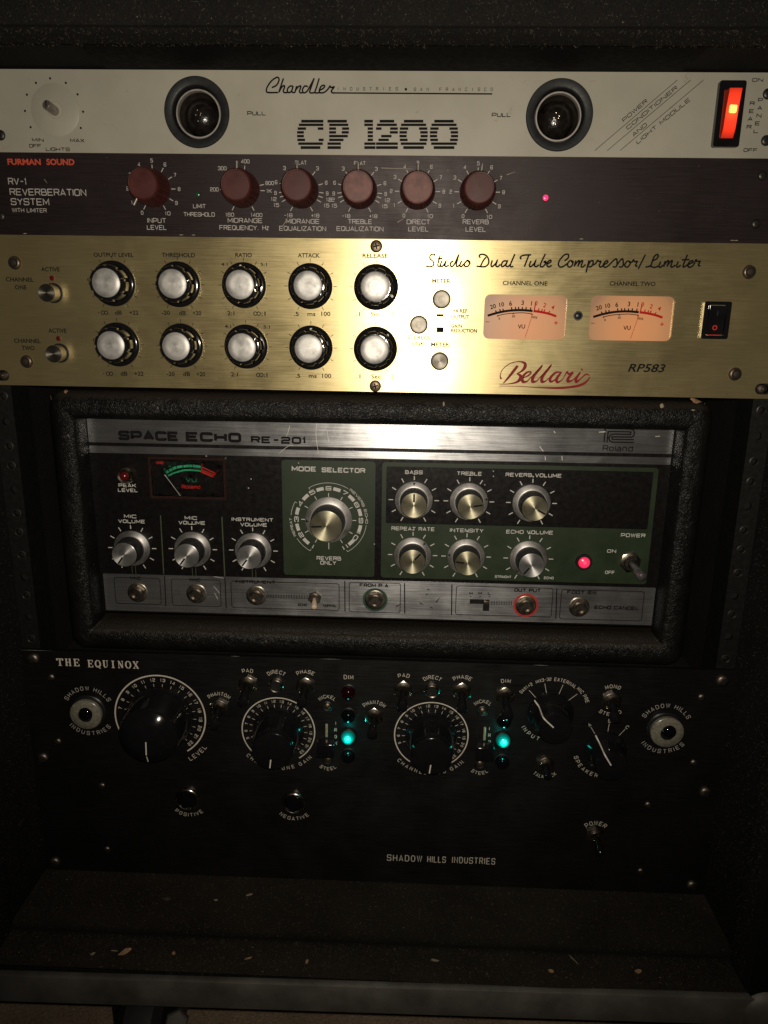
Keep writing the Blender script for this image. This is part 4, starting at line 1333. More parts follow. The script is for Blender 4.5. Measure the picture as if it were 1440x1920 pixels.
# amber meters
def meter(cx, cy, ref):
    mb = MB(); mb.prism(rrect(-mw-1, mw+1, -mh-1, mh+1, 3.6, 5), -2.6, -1.7)
    mo = mb.build('vu_meter', 'amber', D.o, (cx, cy, 0))
    rx, ry = ref
    def q(P, h=-1.6):
        return [(a-rx, b_-ry) for a, b_ in D.pts(P, 0.125, 900, 540, h)]
    Z = -1.62
    mb = MB()
    mb.ribbon(spline(q([(115,415),(250,375),(380,348),(500,335),(640,332),(790,345)]), 4), 1.35, Z)
    mb.ribbon(spline(q([(265,415),(380,390),(500,378),(640,372),(780,388)]), 4), 0.45, Z+0.02)
    for a in (((245,365),(232,335)),((305,350),(295,315)),((350,340),(342,310)),((478,325),(472,285)),((535,325),(532,285)),((580,322),(578,282)),((635,320),(635,285)),((690,322),(692,285)),((757,325),(763,290)),((270,410),(262,430)),((500,380),(500,395)),((780,388),(778,405))):
        mb.ribbon(q(a), 0.7, Z+0.04)
    for t, u, v, ro, c_ in (('20',195,278,16,2.2),('10',325,248,12,2.2),('6',458,232,7,2.3),('3',640,222,0,2.3),('1',773,230,-4,2.3),('0',290,460,14,1.2),('50',503,425,5,1.2),('100%',815,440,-6,1.15),('VU',622,578,2,2.1)):
        (x, y), = q([(u, v)])
        o = len(mb.v); ftext(mb, t, x, y, c_*1.08, rot=R(ro), bold=0.02); mb.v[o:] = [(a, b_, Z+0.06) for a, b_, _ in mb.v[o:]]
    mb.ribbon(q([(85,508),(140,508)]), 0.3, Z)
    mb.build('meter_scale', 'black_print', mo)
    mb = MB()
    mb.ribbon(spline(q([(803,345),(900,358),(1030,385),(1145,425)]), 4), 1.35, Z)
    for a in (((815,330),(835,215)),((875,340),(885,305)),((925,345),(938,315)),((960,350),(975,320)),((1030,370),(1048,345))):
        mb.ribbon(q(a), 0.65, Z+0.04)
    for t, u, v, ro, c_ in (('0',842,228,-8,2.2),('2',972,258,-14,2.2),('4',1093,290,-20,2.2),('+',1140,525,0,2.6)):
        (x, y), = q([(u, v)])
        o = len(mb.v); ftext(mb, t, x, y, c_*1.08, rot=R(ro), bold=0.02); mb.v[o:] = [(a, b_, Z+0.06) for a, b_, _ in mb.v[o:]]
    mb.build('red_scale', 'meter_red', mo)
    mb = MB(); a, b_ = q([(792,385),(676,745)], -1.1)
    mb.tube([(a[0], a[1], -1.1), (b_[0], b_[1], -1.1)], 0.14, 6)
    mb.build('needle', 'meter_red', mo)
meter(*MC[0], MC[0]); meter(*MC[1], MC[0])
# dark power rocker
x, y = D.p(1340, 600.5)
rk = rocker_part(D, x, y, 15.6, 21.2, 2.6)
mb = MB(); mb.add([(-4.9, -8.2, 0.6), (4.9, -8.2, 0.6), (4.9, -8.2, 1.2), (-4.9, -8.2, 1.2), (4.9, 0, 1.9), (-4.9, 0, 1.9), (4.9, 8.2, 4.4), (-4.9, 8.2, 4.4), (4.9, 8.2, .6), (-4.9, 8.2, .6)],
    [(0, 1, 2, 3), (3, 2, 4, 5), (5, 4, 6, 7), (7, 6, 8, 9), (1, 8, 6, 4, 2), (0, 3, 5, 7, 9)])
rr2 = mb.build('rocker', 'gloss_black', rk, (x, y, 0))
mb = MB(); mb.ring(0, 0, 0.9, 1.4, 0.0, 20)
mb.v = [(a, b_-4.2, 1.63+(b_)*0.085) for a, b_, _ in mb.v]
mb.build('off_symbol', 'dim_red_print', rr2)
mb = MB(); mb.ribbon([(0, 2.6), (0, 5.2)], 0.5, 0); mb.v = [(a, b_, 1.95+b_*0.305) for a, b_, _ in mb.v]; mb.build('on_symbol', 'bronze', rr2)
mb = MB(); mb.box(-3.6, 3.6, -8.6, -8.25, 0.7, 1.35); mb.build('glowing_edge', 'dim_red_print', rr2)

# ================================================================== unit 4: tape echo in its vinyl cabinet
re_ = Dev('tape_echo', 'vinyl-covered tape echo with aluminium, black and green control panel and torn cabinet corners', 'tape echo', 19.0, -267.5)
D = re_
# cabinet frame swept round the opening
XO, ZO0, ZO1 = 208.5, -358.0+267.5, -180.0+267.5
FP = []   # (inset from the outer edge, z from the faceplate)
FP += [(1.2, -60), (0.2, -16), (0.0, 0), (0.0, 6)]
for k in range(7):
    t = PI/2*k/6
    FP.append((9-9*math.cos(t), 7.5+9*math.sin(t)))
FP += [(13, 16.6), (16, 15.6), (17.5, 13.4), (18.2, 9), (18.6, 3), (18.9, -0.8)]
def fr_ring(w_, z_):
    r = max(11-w_, 1.2)
    return [(a, b_, z_) for a, b_ in rrect(-XO+w_, XO-w_, ZO0+w_, ZO1-w_, r, 5)]
rg = [fr_ring(a, b_) for a, b_ in FP]
n = len(rg[0])
mb = MB()
for j, r_ in enumerate(rg): mb.v += r_
rn = random.Random(11)
for j in range(len(rg)-1):
    for k in range(n):
        mb.f.append((j*n+k, j*n+(k+1) % n, (j+1)*n+(k+1) % n, (j+1)*n+k)); mb.sm.append(True)
cab = mb.build('vinyl_cabinet', 'vinyl', D.o)
mb = MB(); mb.box(-206, 206, ZO0+2, ZO1-2, -230, -59, 3); mb.build('cabinet_shell', 'vinyl', cab)
# bare wood where the covering has torn
def tear(u, v, rx, ry, h, seed, mat='wood', th=0.5, nm='torn_corner'):
    x, y = D.p(u, v, h)
    q = random.Random(seed)
    n_ = 14
    P = [(rx*math.cos(2*PI*k/n_)*q.uniform(.65, 1.15), ry*math.sin(2*PI*k/n_)*q.uniform(.65, 1.15)) for k in range(n_)]
    mb = MB()
    vs = [(a, b_, 0) for a, b_ in P] + [(a*0.6, b_*0.6, th) for a, b_ in P] + [(0, 0, th*1.1)]
    fs = [(k, (k+1) % n_, n_+(k+1) % n_, n_+k) for k in range(n_)] + [(n_+k, n_+(k+1) % n_, 2*n_) for k in range(n_)]
    mb.add(vs, fs, True)
    return mb.build(nm, mat, cab, (x, y, h))
o = tear(99, 758, 2.8, 6.2, 9.5, 1); o.rotation_euler = (R(8), R(-62), 0)
o = tear(118, 738, 6.0, 2.0, 10.5, 2); o.rotation_euler = (R(-40), R(-30), R(25))
o = tear(1325, 773, 2.6, 6.0, 9.5, 4); o.rotation_euler = (R(-15), R(60), R(5))
o = tear(1306, 753, 6.6, 2.2, 10.5, 5); o.rotation_euler = (R(-45), R(25), R(-20))
tear(1241, 761, 1.3, 1.5, 17.0, 6, 'pale_flake', 0.4, 'vinyl_chip'); tear(135, 1083, 1.7, 3.4, 14.6, 7, 'pale_flake', 0.5, 'vinyl_chip')
tear(185, 1203, 2.6, 0.9, 12.5, 8, 'pale_flake', 0.5, 'vinyl_chip'); tear(832, 757, 0.7, 1.6, 16.8, 9, 'pale_flake', 0.3, 'vinyl_chip')
tear(105, 795, 0.9, 2.0, 12.0, 10, 'pale_flake', 0.3, 'vinyl_chip'); tear(110, 841, 1.4, 0.7, 12.5, 12, 'pale_flake', 0.3, 'vinyl_chip')
tear(145, 1188, 1.6, 1.4, 12.0, 13, 'pale_flake', 0.5, 'vinyl_chip'); tear(1300, 769, 1.6, 0.5, 16.5, 14, 'pale_flake', 0.3, 'vinyl_chip')
# faceplate
PX0, PX1 = -189.4, 189.0
PT, PB = -196.4+267.5, -334.5+267.5
mb = MB(); mb.prism(rrect(PX0-0.6, PX1+0.9, PB, PT+1.2, 0.5, 2), -2, 0); fp = mb.build('faceplate', 'meter_black', D.o)
def plate(x0, x1, y0, y1, mat, name, z1=0.35):
    mb = MB(); mb.prism(rrect(x0, x1, y0, y1, 0.4, 2), 0.0, z1); return mb.build(name, mat, D.o)
plate(PX0, PX1, -215.0+267.5, PT+0.6, 'alu', 'top_aluminium_strip')
plate(PX0, PX1, -222.0+267.5, -217.3+267.5, 'alu', 'thin_aluminium_strip')
plate(-187.6, 188.8, -333.3+267.5, -306.3+267.5, 'alu', 'jack_strip')
# raise all prints that sit on the strips: they are placed 0.35 mm out
class Up:
    def __enter__(s): s.Y = D.Y; D.o_ = D.o; e = MB()
    def __exit__(s, *a): pass
def on_strip(o, dz=0.36):
    o.location.z += dz*MM
    return o
on_strip(D.lab('SPACE', 279, 817, 18.5, bp, 'micro', w=114, sw=0.30)); on_strip(D.lab('ECHO', 400.5, 819.5, 18.5, bp, 'micro', w=104, sw=0.30)); on_strip(D.lab('RE-201', 523.5, 825, 13.5, bp, 'micro', w=106, sw=0.27))
mb = MB()
P1 = D.pts([(388,465),(418,157),(985,170)], 0.08333, 1100, 790) + D.pts([(1045,190),(1073,255),(1055,325),(1005,352)], 0.08333, 1100, 790) + D.pts([(565,345),(570,402),(1060,410)], 0.08333, 1100, 790)
P2 = D.pts([(455,465),(480,235),(495,226),(992,236),(984,292),(610,284),(530,305),(492,372),(515,435),(575,465),(1060,473)], 0.08333, 1100, 790)
mb.ribbon(P1, 0.8, 0.42); mb.ribbon(P2, 0.8, 0.43)
mb.build('brand_emblem', bp, D.o)
on_strip(D.lab('Roland', 1158.5, 840.5, 11, bp, 'euro', w=58, sw=0.16))
# peak lamp
x, y = D.p(237, 890.5)
mb = MB(); mb.lathe([(6.4, 0), (6.0, 1.5), (4.6, 4.2), (4.3, 4.5), (3.0, 4.2)], seg=40); pk = mb.build('peak_lamp', 'nickel', D.o, (x, y, 0))
mb = MB(); mb.lathe([(3.0, 3.6), (2.7, 5.0), (1.6, 6.0), (0.01, 6.3)], seg=28); mb.build('lamp_lens', 'led_red_off', pk)
ep = 'echo_ink'
ww = 'micro'
for t, u, v, c_, w_ in (('PEAK',239,910,6.2,33),('LEVEL',240,919,6.2,37),('MIC',244.3,968,6.3,23),('VOLUME',247,977.3,6.3,50),('MIC',358,971,6.3,23),('VOLUME',360,980,6.3,50),('INSTRUMENT',473.4,974,6.3,78),('VOLUME',475.8,983.6,6.3,50),
                       ('BASS',776,885.3,6.8,33),('TREBLE',880,887.8,6.8,47),('REVERB VOLUME',1000.3,890.8,6.8,105),('REPEAT RATE',774.5,991.3,6.8,81),('INTENSITY',875,994.4,6.8,63),('ECHO VOLUME',993,997.6,6.8,88),
                       ('POWER',1187,1003.5,6.8,46),('ON',1146.6,1033,6,17),('OFF',1143.3,1073,6,18),('STRAIGHT',943.3,1081.2,4.6,31),('ECHO',1028.8,1083.4,4.6,18),('REVERB',616.7,1046.6,7.2,46),('ONLY',615.6,1055,7.2,30)):
    on_strip(D.lab(t, u, v, c_*1.04, ep, ww, w=w_, sw=0.185), 0.22)
# green areas
def quadp(P):
    return [D.p(*a) for a in P]
def rpoly(P, r):
    out = []
    n_ = len(P)
    for i in range(n_):
        a, b_, c = Vector(P[i-1]), Vector(P[i]), Vector(P[(i+1) % n_])
        p0 = b_+(a-b_).normalized()*r; p2 = b_+(c-b_).normalized()*r
        for k in range(6):
            t = k/5; out.append(tuple((1-t)**2*p0+2*t*(1-t)*b_+t*t*p2))
    return out
def rectmm(x0, x1, z0, z1):
    return [(x0, z0+267.5), (x1, z0+267.5), (x1, z1+267.5), (x0, z1+267.5)]
0 and print('green', [tuple(round(c, 1) for c in at(u, v, 19)) for u, v in ((527,861.7),(703,865.7),(533,1078),(703,1081),(716.7,865.7),(1234,878),(714,1080),(1212.5,1098),(724,874),(1225,885),(724,980),(1214,993.6))])
gx = [at(u, v, 19) for u, v in ((527,861.7),(703,865.7),(533,1078),(703,1081))]
mb = MB(); mb.prism(rpoly(rectmm((gx[0][0]+gx[2][0])/2, (gx[1][0]+gx[3][0])/2, (gx[2][1]+gx[3][1])/2, (gx[0][1]+gx[1][1])/2), 2.5), 0, 0.15); mb.build('green_panel_area', 'green_print', D.o)
gx = [at(u, v, 19) for u, v in ((716.7,865.7),(1234,878),(714,1080),(1212.5,1098))]
hx = [at(u, v, 19) for u, v in ((724,874),(1225,885),(724,980),(1214,993.6))]
outer = rpoly(rectmm((gx[0][0]+gx[2][0])/2, (gx[1][0]+gx[3][0])/2, (gx[2][1]+gx[3][1])/2, (gx[0][1]+gx[1][1])/2), 2.5)
inner = rpoly(rectmm((hx[0][0]+hx[2][0])/2, (hx[1][0]+hx[3][0])/2, (hx[2][1]+hx[3][1])/2, (hx[0][1]+hx[1][1])/2), 1.2)
mb = MB(); mb.prism(outer, 0, 0.15, holes=[inner]); mb.build('green_panel_area', 'green_print', D.o)
on_strip(D.lab('MODE', 570, 879, 9.2, ep, ww, w=46), 0.2); on_strip(D.lab('SELECTOR', 644, 881.5, 9.2, ep, ww, w=82), 0.2)
# knobs
def re_knob(X, Z_, ang, brass, k=1.0, ptr=None, ticks=True, hh=None):
    y = Z_+267.5
    mb = MB()
    if ticks:
        for i in range(11):
            a = -150+30*i
            tick(mb, X, y, a, 13.6, 16.6 if a else 16.2, 0.62)
        mb.disc(X, y+17.6, 0.5, 0.1, 10)
        on_strip(mb.build('dial_scale', ep, D.o), 0.16)
    H = (hh or 15)*(k**0.5)
    mb = MB(); mb.lathe([(12.4*k, 0.4), (12.4*k, 0.9), (12.0*k, 1.3), (9.9*k, 3.4), (9.6*k, 3.5), (9.0*k, 3.5)], seg=64)
    kb = mb.build('knob', 'skirt_alu', D.o, (X, y, 0))
    mb = MB()
    NR = 60
    mb.lathe([(9.2*k, 3.3), (9.1*k, 4.0), (8.5*k, H-2), (8.4*k, H-1.2), (8.3*k, H-0.6)], seg=NR*2, mod=lambda a, i: 1+(0.012*math.cos(a*NR) if 0 < i < 4 else 0))
    mb.build('knob_grip', 'satin_black', kb)
    mb = MB(); mb.lathe([(8.2*k, H-0.8), (8.2*k, H-0.2), (7.9*k, H), (7.9*k, H), (0.01, H)], seg=64)
    cp_ = mb.build('knob_cap', 'cap_brass' if brass else 'cap_turned', kb)
    if ang is not None:
        mb = MB(); s_, c_ = math.sin(R(ang)), math.cos(R(ang))
        mb.ribbon([(2.2*k*s_, 2.2*k*c_), (7.7*k*s_, 7.7*k*c_)], 1.15, H+0.03)
        mb.build('pointer_line', 'black_print', kb)
        if ptr:
            mb = MB(); a0 = ang; r0, r1 = 10.2*k, 12.0*k
            z0, z1 = 3.25, 1.5
            P = [(r0*math.sin(R(a0-4)), r0*math.cos(R(a0-4)), z0), (r0*math.sin(R(a0+4)), r0*math.cos(R(a0+4)), z0), (r1*s_, r1*c_, z1)]
            P = [(r0*math.sin(R(a0-1)), r0*math.cos(R(a0-1)), z0), (r1*math.sin(R(a0+4)), r1*math.cos(R(a0+4)), z1), (r1*math.sin(R(a0-4)), r1*math.cos(R(a0-4)), z1)]
            mb.add(P, [(0, 2, 1)]); mb.build('skirt_arrow', 'black_print', kb)
for X, Z_, a in ((-165.9, -287.4, -145), (-124.2, -287.1, -143), (-82.9, -287.0, -143)): re_knob(X, Z_, a, False)
for X, Z_, a, br in ((24.8, -249.3, 0, True), (61.0, -249.3, 80, True), (102.0, -249.4, 118, True), (24.9, -287.4, 42, True), (60.8, -287.5, -83, True), (102.4, -287.8, -141, False)): re_knob(X, Z_, a, br, ptr=True)
MX, MZ = -31.6, -264.2
re_knob(MX, MZ, -93, True, k=1.26, ptr=True, ticks=False, hh=14.5)
y = MZ+267.5
mb = MB()
for i in range(11):
    tick(mb, MX, y, -150+30*i, 15.9, 18.4, 0.5)
    if i < 10:
        mb.ribbon(arcpts(MX, y, 21.6, -150+30*i+8.5, -150+30*(i+1)-8.5, 6), 2.3)
for i in range(11):
    t = str(i+1); a = -150+30*i
    arctext(mb, t, MX, y, 21.6, a, 2.9, 'micro', sw=0.2)
for a0, a1 in ((-150, -122), (-84, -62)): mb.ribbon(arcpts(MX, y, 25.3, a0, a1, 10), 0.28)
for a0, a1 in ((-31, 31), (97, 150)): mb.ribbon(arcpts(MX, y, 25.3, a0, a1, 14), 0.28)
for a in (-150, -62, -31, 150): tick(mb, MX, y, a, 23.9, 25.4, 0.28)
arctext(mb, 'REPEAT', MX, y, 25.4, -103, 1.7, 'wide', span=29, sw=0.16)
arctext(mb, 'REVERB ECHO', MX, y, 25.4, 64, 1.7, 'wide', span=60, sw=0.16)
mb.ribbon([(MX, y-16), (MX, y-20.5)], 0.5)
on_strip(mb.build('mode_dial_scale', ep, D.o), 0.2)
# olive dividing lines
mb = MB()
for u0, v0, u1, v1 in ((301, 966, 307, 1076), (416, 969, 421.5, 1080)): mb.ribbon([D.p(u0, v0), D.p(u1, v1)], 0.8)
for X in (-165.9, -124.2, -82.9):
    for dx in (-1.2, 1.2): mb.ribbon([(X+dx, -300.5+267.5), (X+dx, -306.2+267.5)], 0.35)
mb.build('divider_lines', 'olive_print', D.o)
# VU meter with dark face
x0, y0 = D.p(283, 937); x1, y1 = D.p(427, 857)
xa, ya = D.p(277.5, 855); xb, yb = D.p(428, 936)
vx0, vx1, vy0, vy1 = xa+0.6, xb-0.4, yb, ya
mb = MB(); mb.prism(rrect(vx0, vx1, vy0, vy1, 0.8, 3), 0, 2.6, holes=[rrect(vx0+1.6, vx1-1.6, vy0+1.8, vy1-1.6, 0.6, 3)]); vm = mb.build('vu_meter', 'meter_edge', D.o)
mb = MB(); mb.prism(rrect(vx0+1.5, vx1-1.5, vy0+1.7, vy1-1.5, 0.6, 3), 0, 0.6); mb.build('meter_face', 'meter_black', vm)
def q1(P, h=0.7): return [D.p(60+a/3, 720+b_/3, h) for a, b_ in P]
mb = MB()
ga = q1([(752,500),(800,474),(860,460),(950,460)]); gb = q1([(768,515),(812,494),(870,482),(950,488)])
for a, b_ in (((755,498),(768,490)),((774,487),(788,479)),((792,477),(812,469)),((817,468),(846,463)),((853,463),(882,460)),((886,460),(900,460)),((905,460),(950,466))): mb.ribbon(q1([a, b_]), 1.7, 0.75)
mb.ribbon(spline(q1([(765,516),(812,496),(870,483),(950,489)]), 4), 1.0, 0.76)
for t, u, v, ro in (('15',748,480,35),('10',775,462,25),('7',803,452,15),('5',846,443,5),('3',882,441,0)):
    (x, y), = q1([(u, v)]); o = len(mb.v); ftext(mb, t, x, y, 1.15, rot=R(ro), width=1.5 if len(t) > 1 else None); mb.v[o:] = [(a, b_, 0.77) for a, b_, _ in mb.v[o:]]
(x, y), = q1([(896, 541)]); text(mb, 'VU', x, y, 2.6, 'micro', sw=0.16, width=7.0); mb.v = [(a, b_, max(c, 0.7)) for a, b_, c in mb.v]
mb.build('green_scale', 'dim_green_print', vm)
mb = MB()
mb.ribbon(q1([(957,467),(1032,502)]), 0.5, 0.75); mb.ribbon(q1([(953,482),(1027,513)]), 0.5, 0.75); mb.ribbon(q1([(950,492),(1020,522)]), 0.9, 0.75)
mb.ribbon(q1([(957,467),(952,484)]), 0.4, 0.76); mb.ribbon(q1([(1032,502),(1026,514)]), 0.4, 0.76)
for t, u, v, ro in (('0',957,452,-5),('3',1043,490,-25)):
    (x, y), = q1([(u, v)]); o = len(mb.v); ftext(mb, t, x, y, 1.4, rot=R(ro)); mb.v[o:] = [(a, b_, 0.77) for a, b_, _ in mb.v[o:]]
(x, y), = q1([(896, 578)]); o = len(mb.v); text(mb, 'Roland', x, y, 2.5, 'euro', width=12.5); mb.v[o:] = [(a, b_, 0.78) for a, b_, _ in mb.v[o:]]
for dy in (0, 5, 10): mb.ribbon(q1([(700, 437+dy), (742, 437+dy)]), 0.3, 0.75)
mb.build('red_scale', 'dim_red_print', vm)
mb = MB(); a, b_ = q1([(748, 508), (846, 640)]); mb.tube([(a[0], a[1], 1.3), (b_[0], b_[1], 1.3)], 0.17, 6); mb.build('needle', 'white_print', vm)
mb = MB(); mb.prism(rrect(vx0+1.4, vx1-1.4, vy0+1.6, vy1-1.4, 0.6, 3), 2.0, 2.45, back=True); mb.build('meter_window', 'glass', vm)
# jack strip prints
JZ = 0.37
def st_lab(t, u, v, cap, w_, sty='micro', mat=bp): on_strip(D.lab(t, u, v, cap*1.06, mat, sty, w=w_, sw=0.26), JZ)
st_lab('MIC', 254.5, 1083.6, 5.8, 20); st_lab('MIC', 366.2, 1087, 5.8, 20); st_lab('INSTRUMENT', 479, 1090.7, 6, 75); st_lab('FROM P.A.', 703.2, 1097.3, 6.5, 58)
st_lab('OUT PUT', 989, 1106.3, 6.3, 50); st_lab('FOOT SW', 1091, 1110.2, 6.3, 56); st_lab('ECHO CANCEL', 1156, 1139.2, 6.3, 84); st_lab('ECHO', 567.3, 1133.7, 4.5, 17); st_lab('NORMAL', 618.4, 1135.3, 4.5, 26)
for t, u in (('H', 883), ('M', 900), ('L', 917.7)): st_lab(t, u, 1112, 5, 6.5)
for u in (882.3, 900, 917.5):
    a, c = D.p(u, 1117.8); mb = MB(); mb.disc(a, c, 0.45, 0.06, 10); on_strip(mb.build('position_dot', bp, D.o), JZ)
for u0, v0, u1, v1 in ((214, 1082, 303, 1133), (321, 1085, 415, 1137), (433, 1089, 636, 1144), (655, 1091, 750, 1149), (856, 1098, 1033, 1156.5), (1053, 1105, 1202, 1164)):
    x0, y0 = D.p(u0, v0); x1, y1 = D.p(u1, v1)
    mb = MB(); mb.ribbon(rrect(x0, x1, y1, y0, 1.6, 4), 0.5, closed=True); on_strip(mb.build('outline_box', bp, D.o), JZ)
for u0, v0, u1, v1 in ((309, 1080, 311.3, 1136), (422, 1083, 424.5, 1140), (646.5, 1089, 647, 1146), (758.5, 1093, 759, 1150), (847.3, 1095.5, 846.5, 1153), (1043.7, 1103, 1042, 1160)):
    mb = MB(); mb.ribbon([D.p(u0, v0), D.p(u1, v1)], 0.75); on_strip(mb.build('divider_bar', bp, D.o), JZ)
for n_, u0, du, vv in ((26, 501, 3.05, 1117.3), (13, 921, 3.15, 1129.7)):
    mb = MB()
    for k in range(n_):
        u = u0+k*du; v = vv+k*0.08; mb.ribbon([D.p(u, v-3.7), D.p(u, v+3.7)], 0.45)
    on_strip(mb.build('hatched_link_line', bp, D.o), JZ)
for (u, v), rg_ in (((257.6, 1111.5), None), ((368, 1113.6), None), ((480.3, 1117.2), None), ((703.2, 1125.3), 'green_ring'), ((986, 1135.5), 'red_ring'), ((1086, 1138.8), None)):
    x, y = D.p(u, v, 1); jack(D, x, y, 7.0, rg_)
x, y = D.p(590.5, 1120); t_ = toggle(D, x, y, 4.8, (0.10, -0.42, 1), 9, 'white_plastic', 'old_brass', 1.5, 2.0)
x, y = D.p(1181, 1053); t_ = toggle(D, x, y, 7.4, (0.34, -0.40, 1), 16, 'lever_steel', 'nickel', 2.1, 3.5)
# slide selector
xa, ya = D.p(881, 1123); xb, yb = D.p(917.5, 1134); xc, yc = D.p(905, 1145)
mb = MB(); mb.prism([(xa, ya), (xa, yb+0.6), (xc, yb+0.6), (xc, yc), (xb, yc), (xb, ya)][::-1], 0.2, 0.45); sl = mb.build('slide_switch', 'hole', D.o)
mb = MB(); mb.box(xc+0.3, xb-0.2, yb+0.9, ya-0.5, 0.4, 2.2, 0.3); mb.build('slider', 'bronze', sl)
led(D, 1094, 1053, 4.1, 'red_lamp_on', 4.6, 'power_lamp', 'satin_black')
# scratches on the aluminium
mb = MB()
q2 = lambda P: [D.p(500+a/3, 720+b_/3) for a, b_ in P]
for P in ([(282,215),(278,290),(292,390)], [(130,235),(118,280),(105,300)], [(150,205),(60,215),(-40,195)], [(340,260),(350,330)], [(70,390),(120,350),(150,345)]): mb.ribbon(spline(q2(P), 4), 0.22)
q3 = lambda P: [D.p(900+a/3, 720+b_/3) for a, b_ in P]
for P in ([(668,270),(705,268)], [(335,350),(355,378)], [(460,405),(462,430)], [(365,405),(368,428)], [(415,265),(422,275)], [(985,295),(1010,293)]): mb.ribbon(q3(P), 0.5)
q4 = lambda P: [D.p(100+a*.3056, 940+b_*.3056) for a, b_ in P]
for P in ([(985,460),(1045,470)], [(985,520),(1020,560)], [(990,560),(1010,600)]): mb.ribbon(q4(P), 0.4)
on_strip(mb.build('scratches', 'scratch', D.o), 0.37)
q5 = lambda P: [D.p(500+a*.3056, 880+b_*.3056) for a, b_ in P]
mb = MB()
for P in ([(1040,815),(1062,785)], [(985,735),(1005,742)], [(795,840),(830,822)], [(940,820),(965,828)], [(975,770),(990,760)], [(1005,845),(1020,850)]): mb.ribbon(q5(P), [0.9, 0.2])
on_strip(mb.build('dark_scuffs', 'meter_edge', D.o), 0.37)
mb = MB()
for u, v in ((925, 883.5), (925, 893), (909, 909), (471, 898), (466, 915), (387, 855), (702, 1020), (560, 868)):
    a, c = D.p(u, v); mb.disc(a, c, 0.45, 0.2, 7)
mb.build('paint_chips', 'grey_print', D.o)

# ================================================================== unit 5: black mastering controller
eqx = Dev('monitor_controller', 'black four-space monitor controller with large round knobs, toggle switches and cyan jewel lamps', 'monitor controller', -0.6, -444.6)
D = eqx
mb = MB(); mb.prism(rrect(-241.2, 241.2, -89.0, 88.6, 0.6, 2), -3.2, 0); mb.build('front_panel', 'eq_panel', D.o)
mb = MB(); mb.box(-215, 215, -86, 85, -220, -3.3); mb.build('chassis', 'matt_black', D.o)
ink = 'eq_ink'
D.lab('SHADOW', 758.5, 1609, 12, ink, 'deco', w=66); D.lab('HILLS', 818.5, 1611.3, 12, ink, 'deco', w=35); D.lab('INDUSTRIES', 888, 1613.5, 12, ink, 'deco', w=81)
# slab serif title
mb = MB()
def serif_text(t, u0, u1, v, cap):
    x0, y = D.p(u0, v); x1, _ = D.p(u1, v); cap_ = cap*D.sc(u0, v)[1]
    n_ = len(t); pitch = (x1-x0)/(n_-0.15); w_ = pitch*0.70
    for i, ch in enumerate(t):
        bx = x0+i*pitch
        def Pt(a, b_): return (bx+a*w_, y+(b_-0.5)*cap_)
        th, tn = w_*0.27, w_*0.10
        def V(a, lo=0.02, hi=0.98): mb.ribbon([Pt(a, lo), Pt(a, hi)], th)
        def Hh(a, b_, yy, t_=None): mb.ribbon([Pt(a, yy), Pt(b_, yy)], t_ or tn*1.3)
        if ch == 'T': V(.5); Hh(0, 1, .95); Hh(.22, .78, .03); V(.02, .72, .98); V(.98, .72, .98)
        elif ch == 'H': V(.2); V(.8); Hh(.2, .8, .5); [Hh(a, a+.4, yy) for a in (0, .6) for yy in (.03, .96)]
        elif ch == 'E': V(.25); Hh(0, .95, .03); Hh(0, .95, .96); Hh(.2, .7, .5); mb.ribbon([Pt(.93, 0), Pt(.93, .28)], tn*1.4); mb.ribbon([Pt(.93, .72), Pt(.93, 1)], tn*1.4); mb.ribbon([Pt(.68, .36), Pt(.68, .64)], tn*1.4)
        elif ch in 'QO':
            P = [Pt(.5+.45*math.cos(a*PI/10), .5+.48*math.sin(a*PI/10)) for a in range(20)]
            mb.ribbon(P, [tn+(th-tn)*abs(math.cos(a*PI/10)) for a in range(20)], closed=True)
            if ch == 'Q': mb.ribbon([Pt(.45, .25), Pt(.65, .0), Pt(.95, -.15)], th*0.6)
        elif ch == 'U': mb.ribbon([Pt(.22, .96), Pt(.22, .25), Pt(.35, .06), Pt(.55, .03), Pt(.75, .15), Pt(.82, .3), Pt(.82, .96)], [th, th, th*.8, tn, tn, tn, tn]); Hh(0, .45, .96); Hh(.62, 1, .96)
        elif ch == 'I': V(.5); Hh(.22, .78, .03); Hh(.22, .78, .96)
        elif ch == 'N': mb.ribbon([Pt(.15, .02), Pt(.15, .96)], tn*1.2); mb.ribbon([Pt(.85, .02), Pt(.85, .96)], tn*1.2); mb.ribbon([Pt(.18, .93), Pt(.82, .05)], th); Hh(0, .34, .03); Hh(0, .3, .96); Hh(.66, 1, .96)
        elif ch == 'X': mb.ribbon([Pt(.12, .94), Pt(.88, .05)], th); mb.ribbon([Pt(.14, .05), Pt(.86, .94)], tn*1.2); [Hh(a, a+.4, yy) for a in (-.03, .62) for yy in (.03, .96)]
serif_text('THE', 107, 151, 1241, 13.5); serif_text('EQUINOX', 164.5, 261.5, 1244, 13.5)
mb.build('title_lettering', ink, D.o)
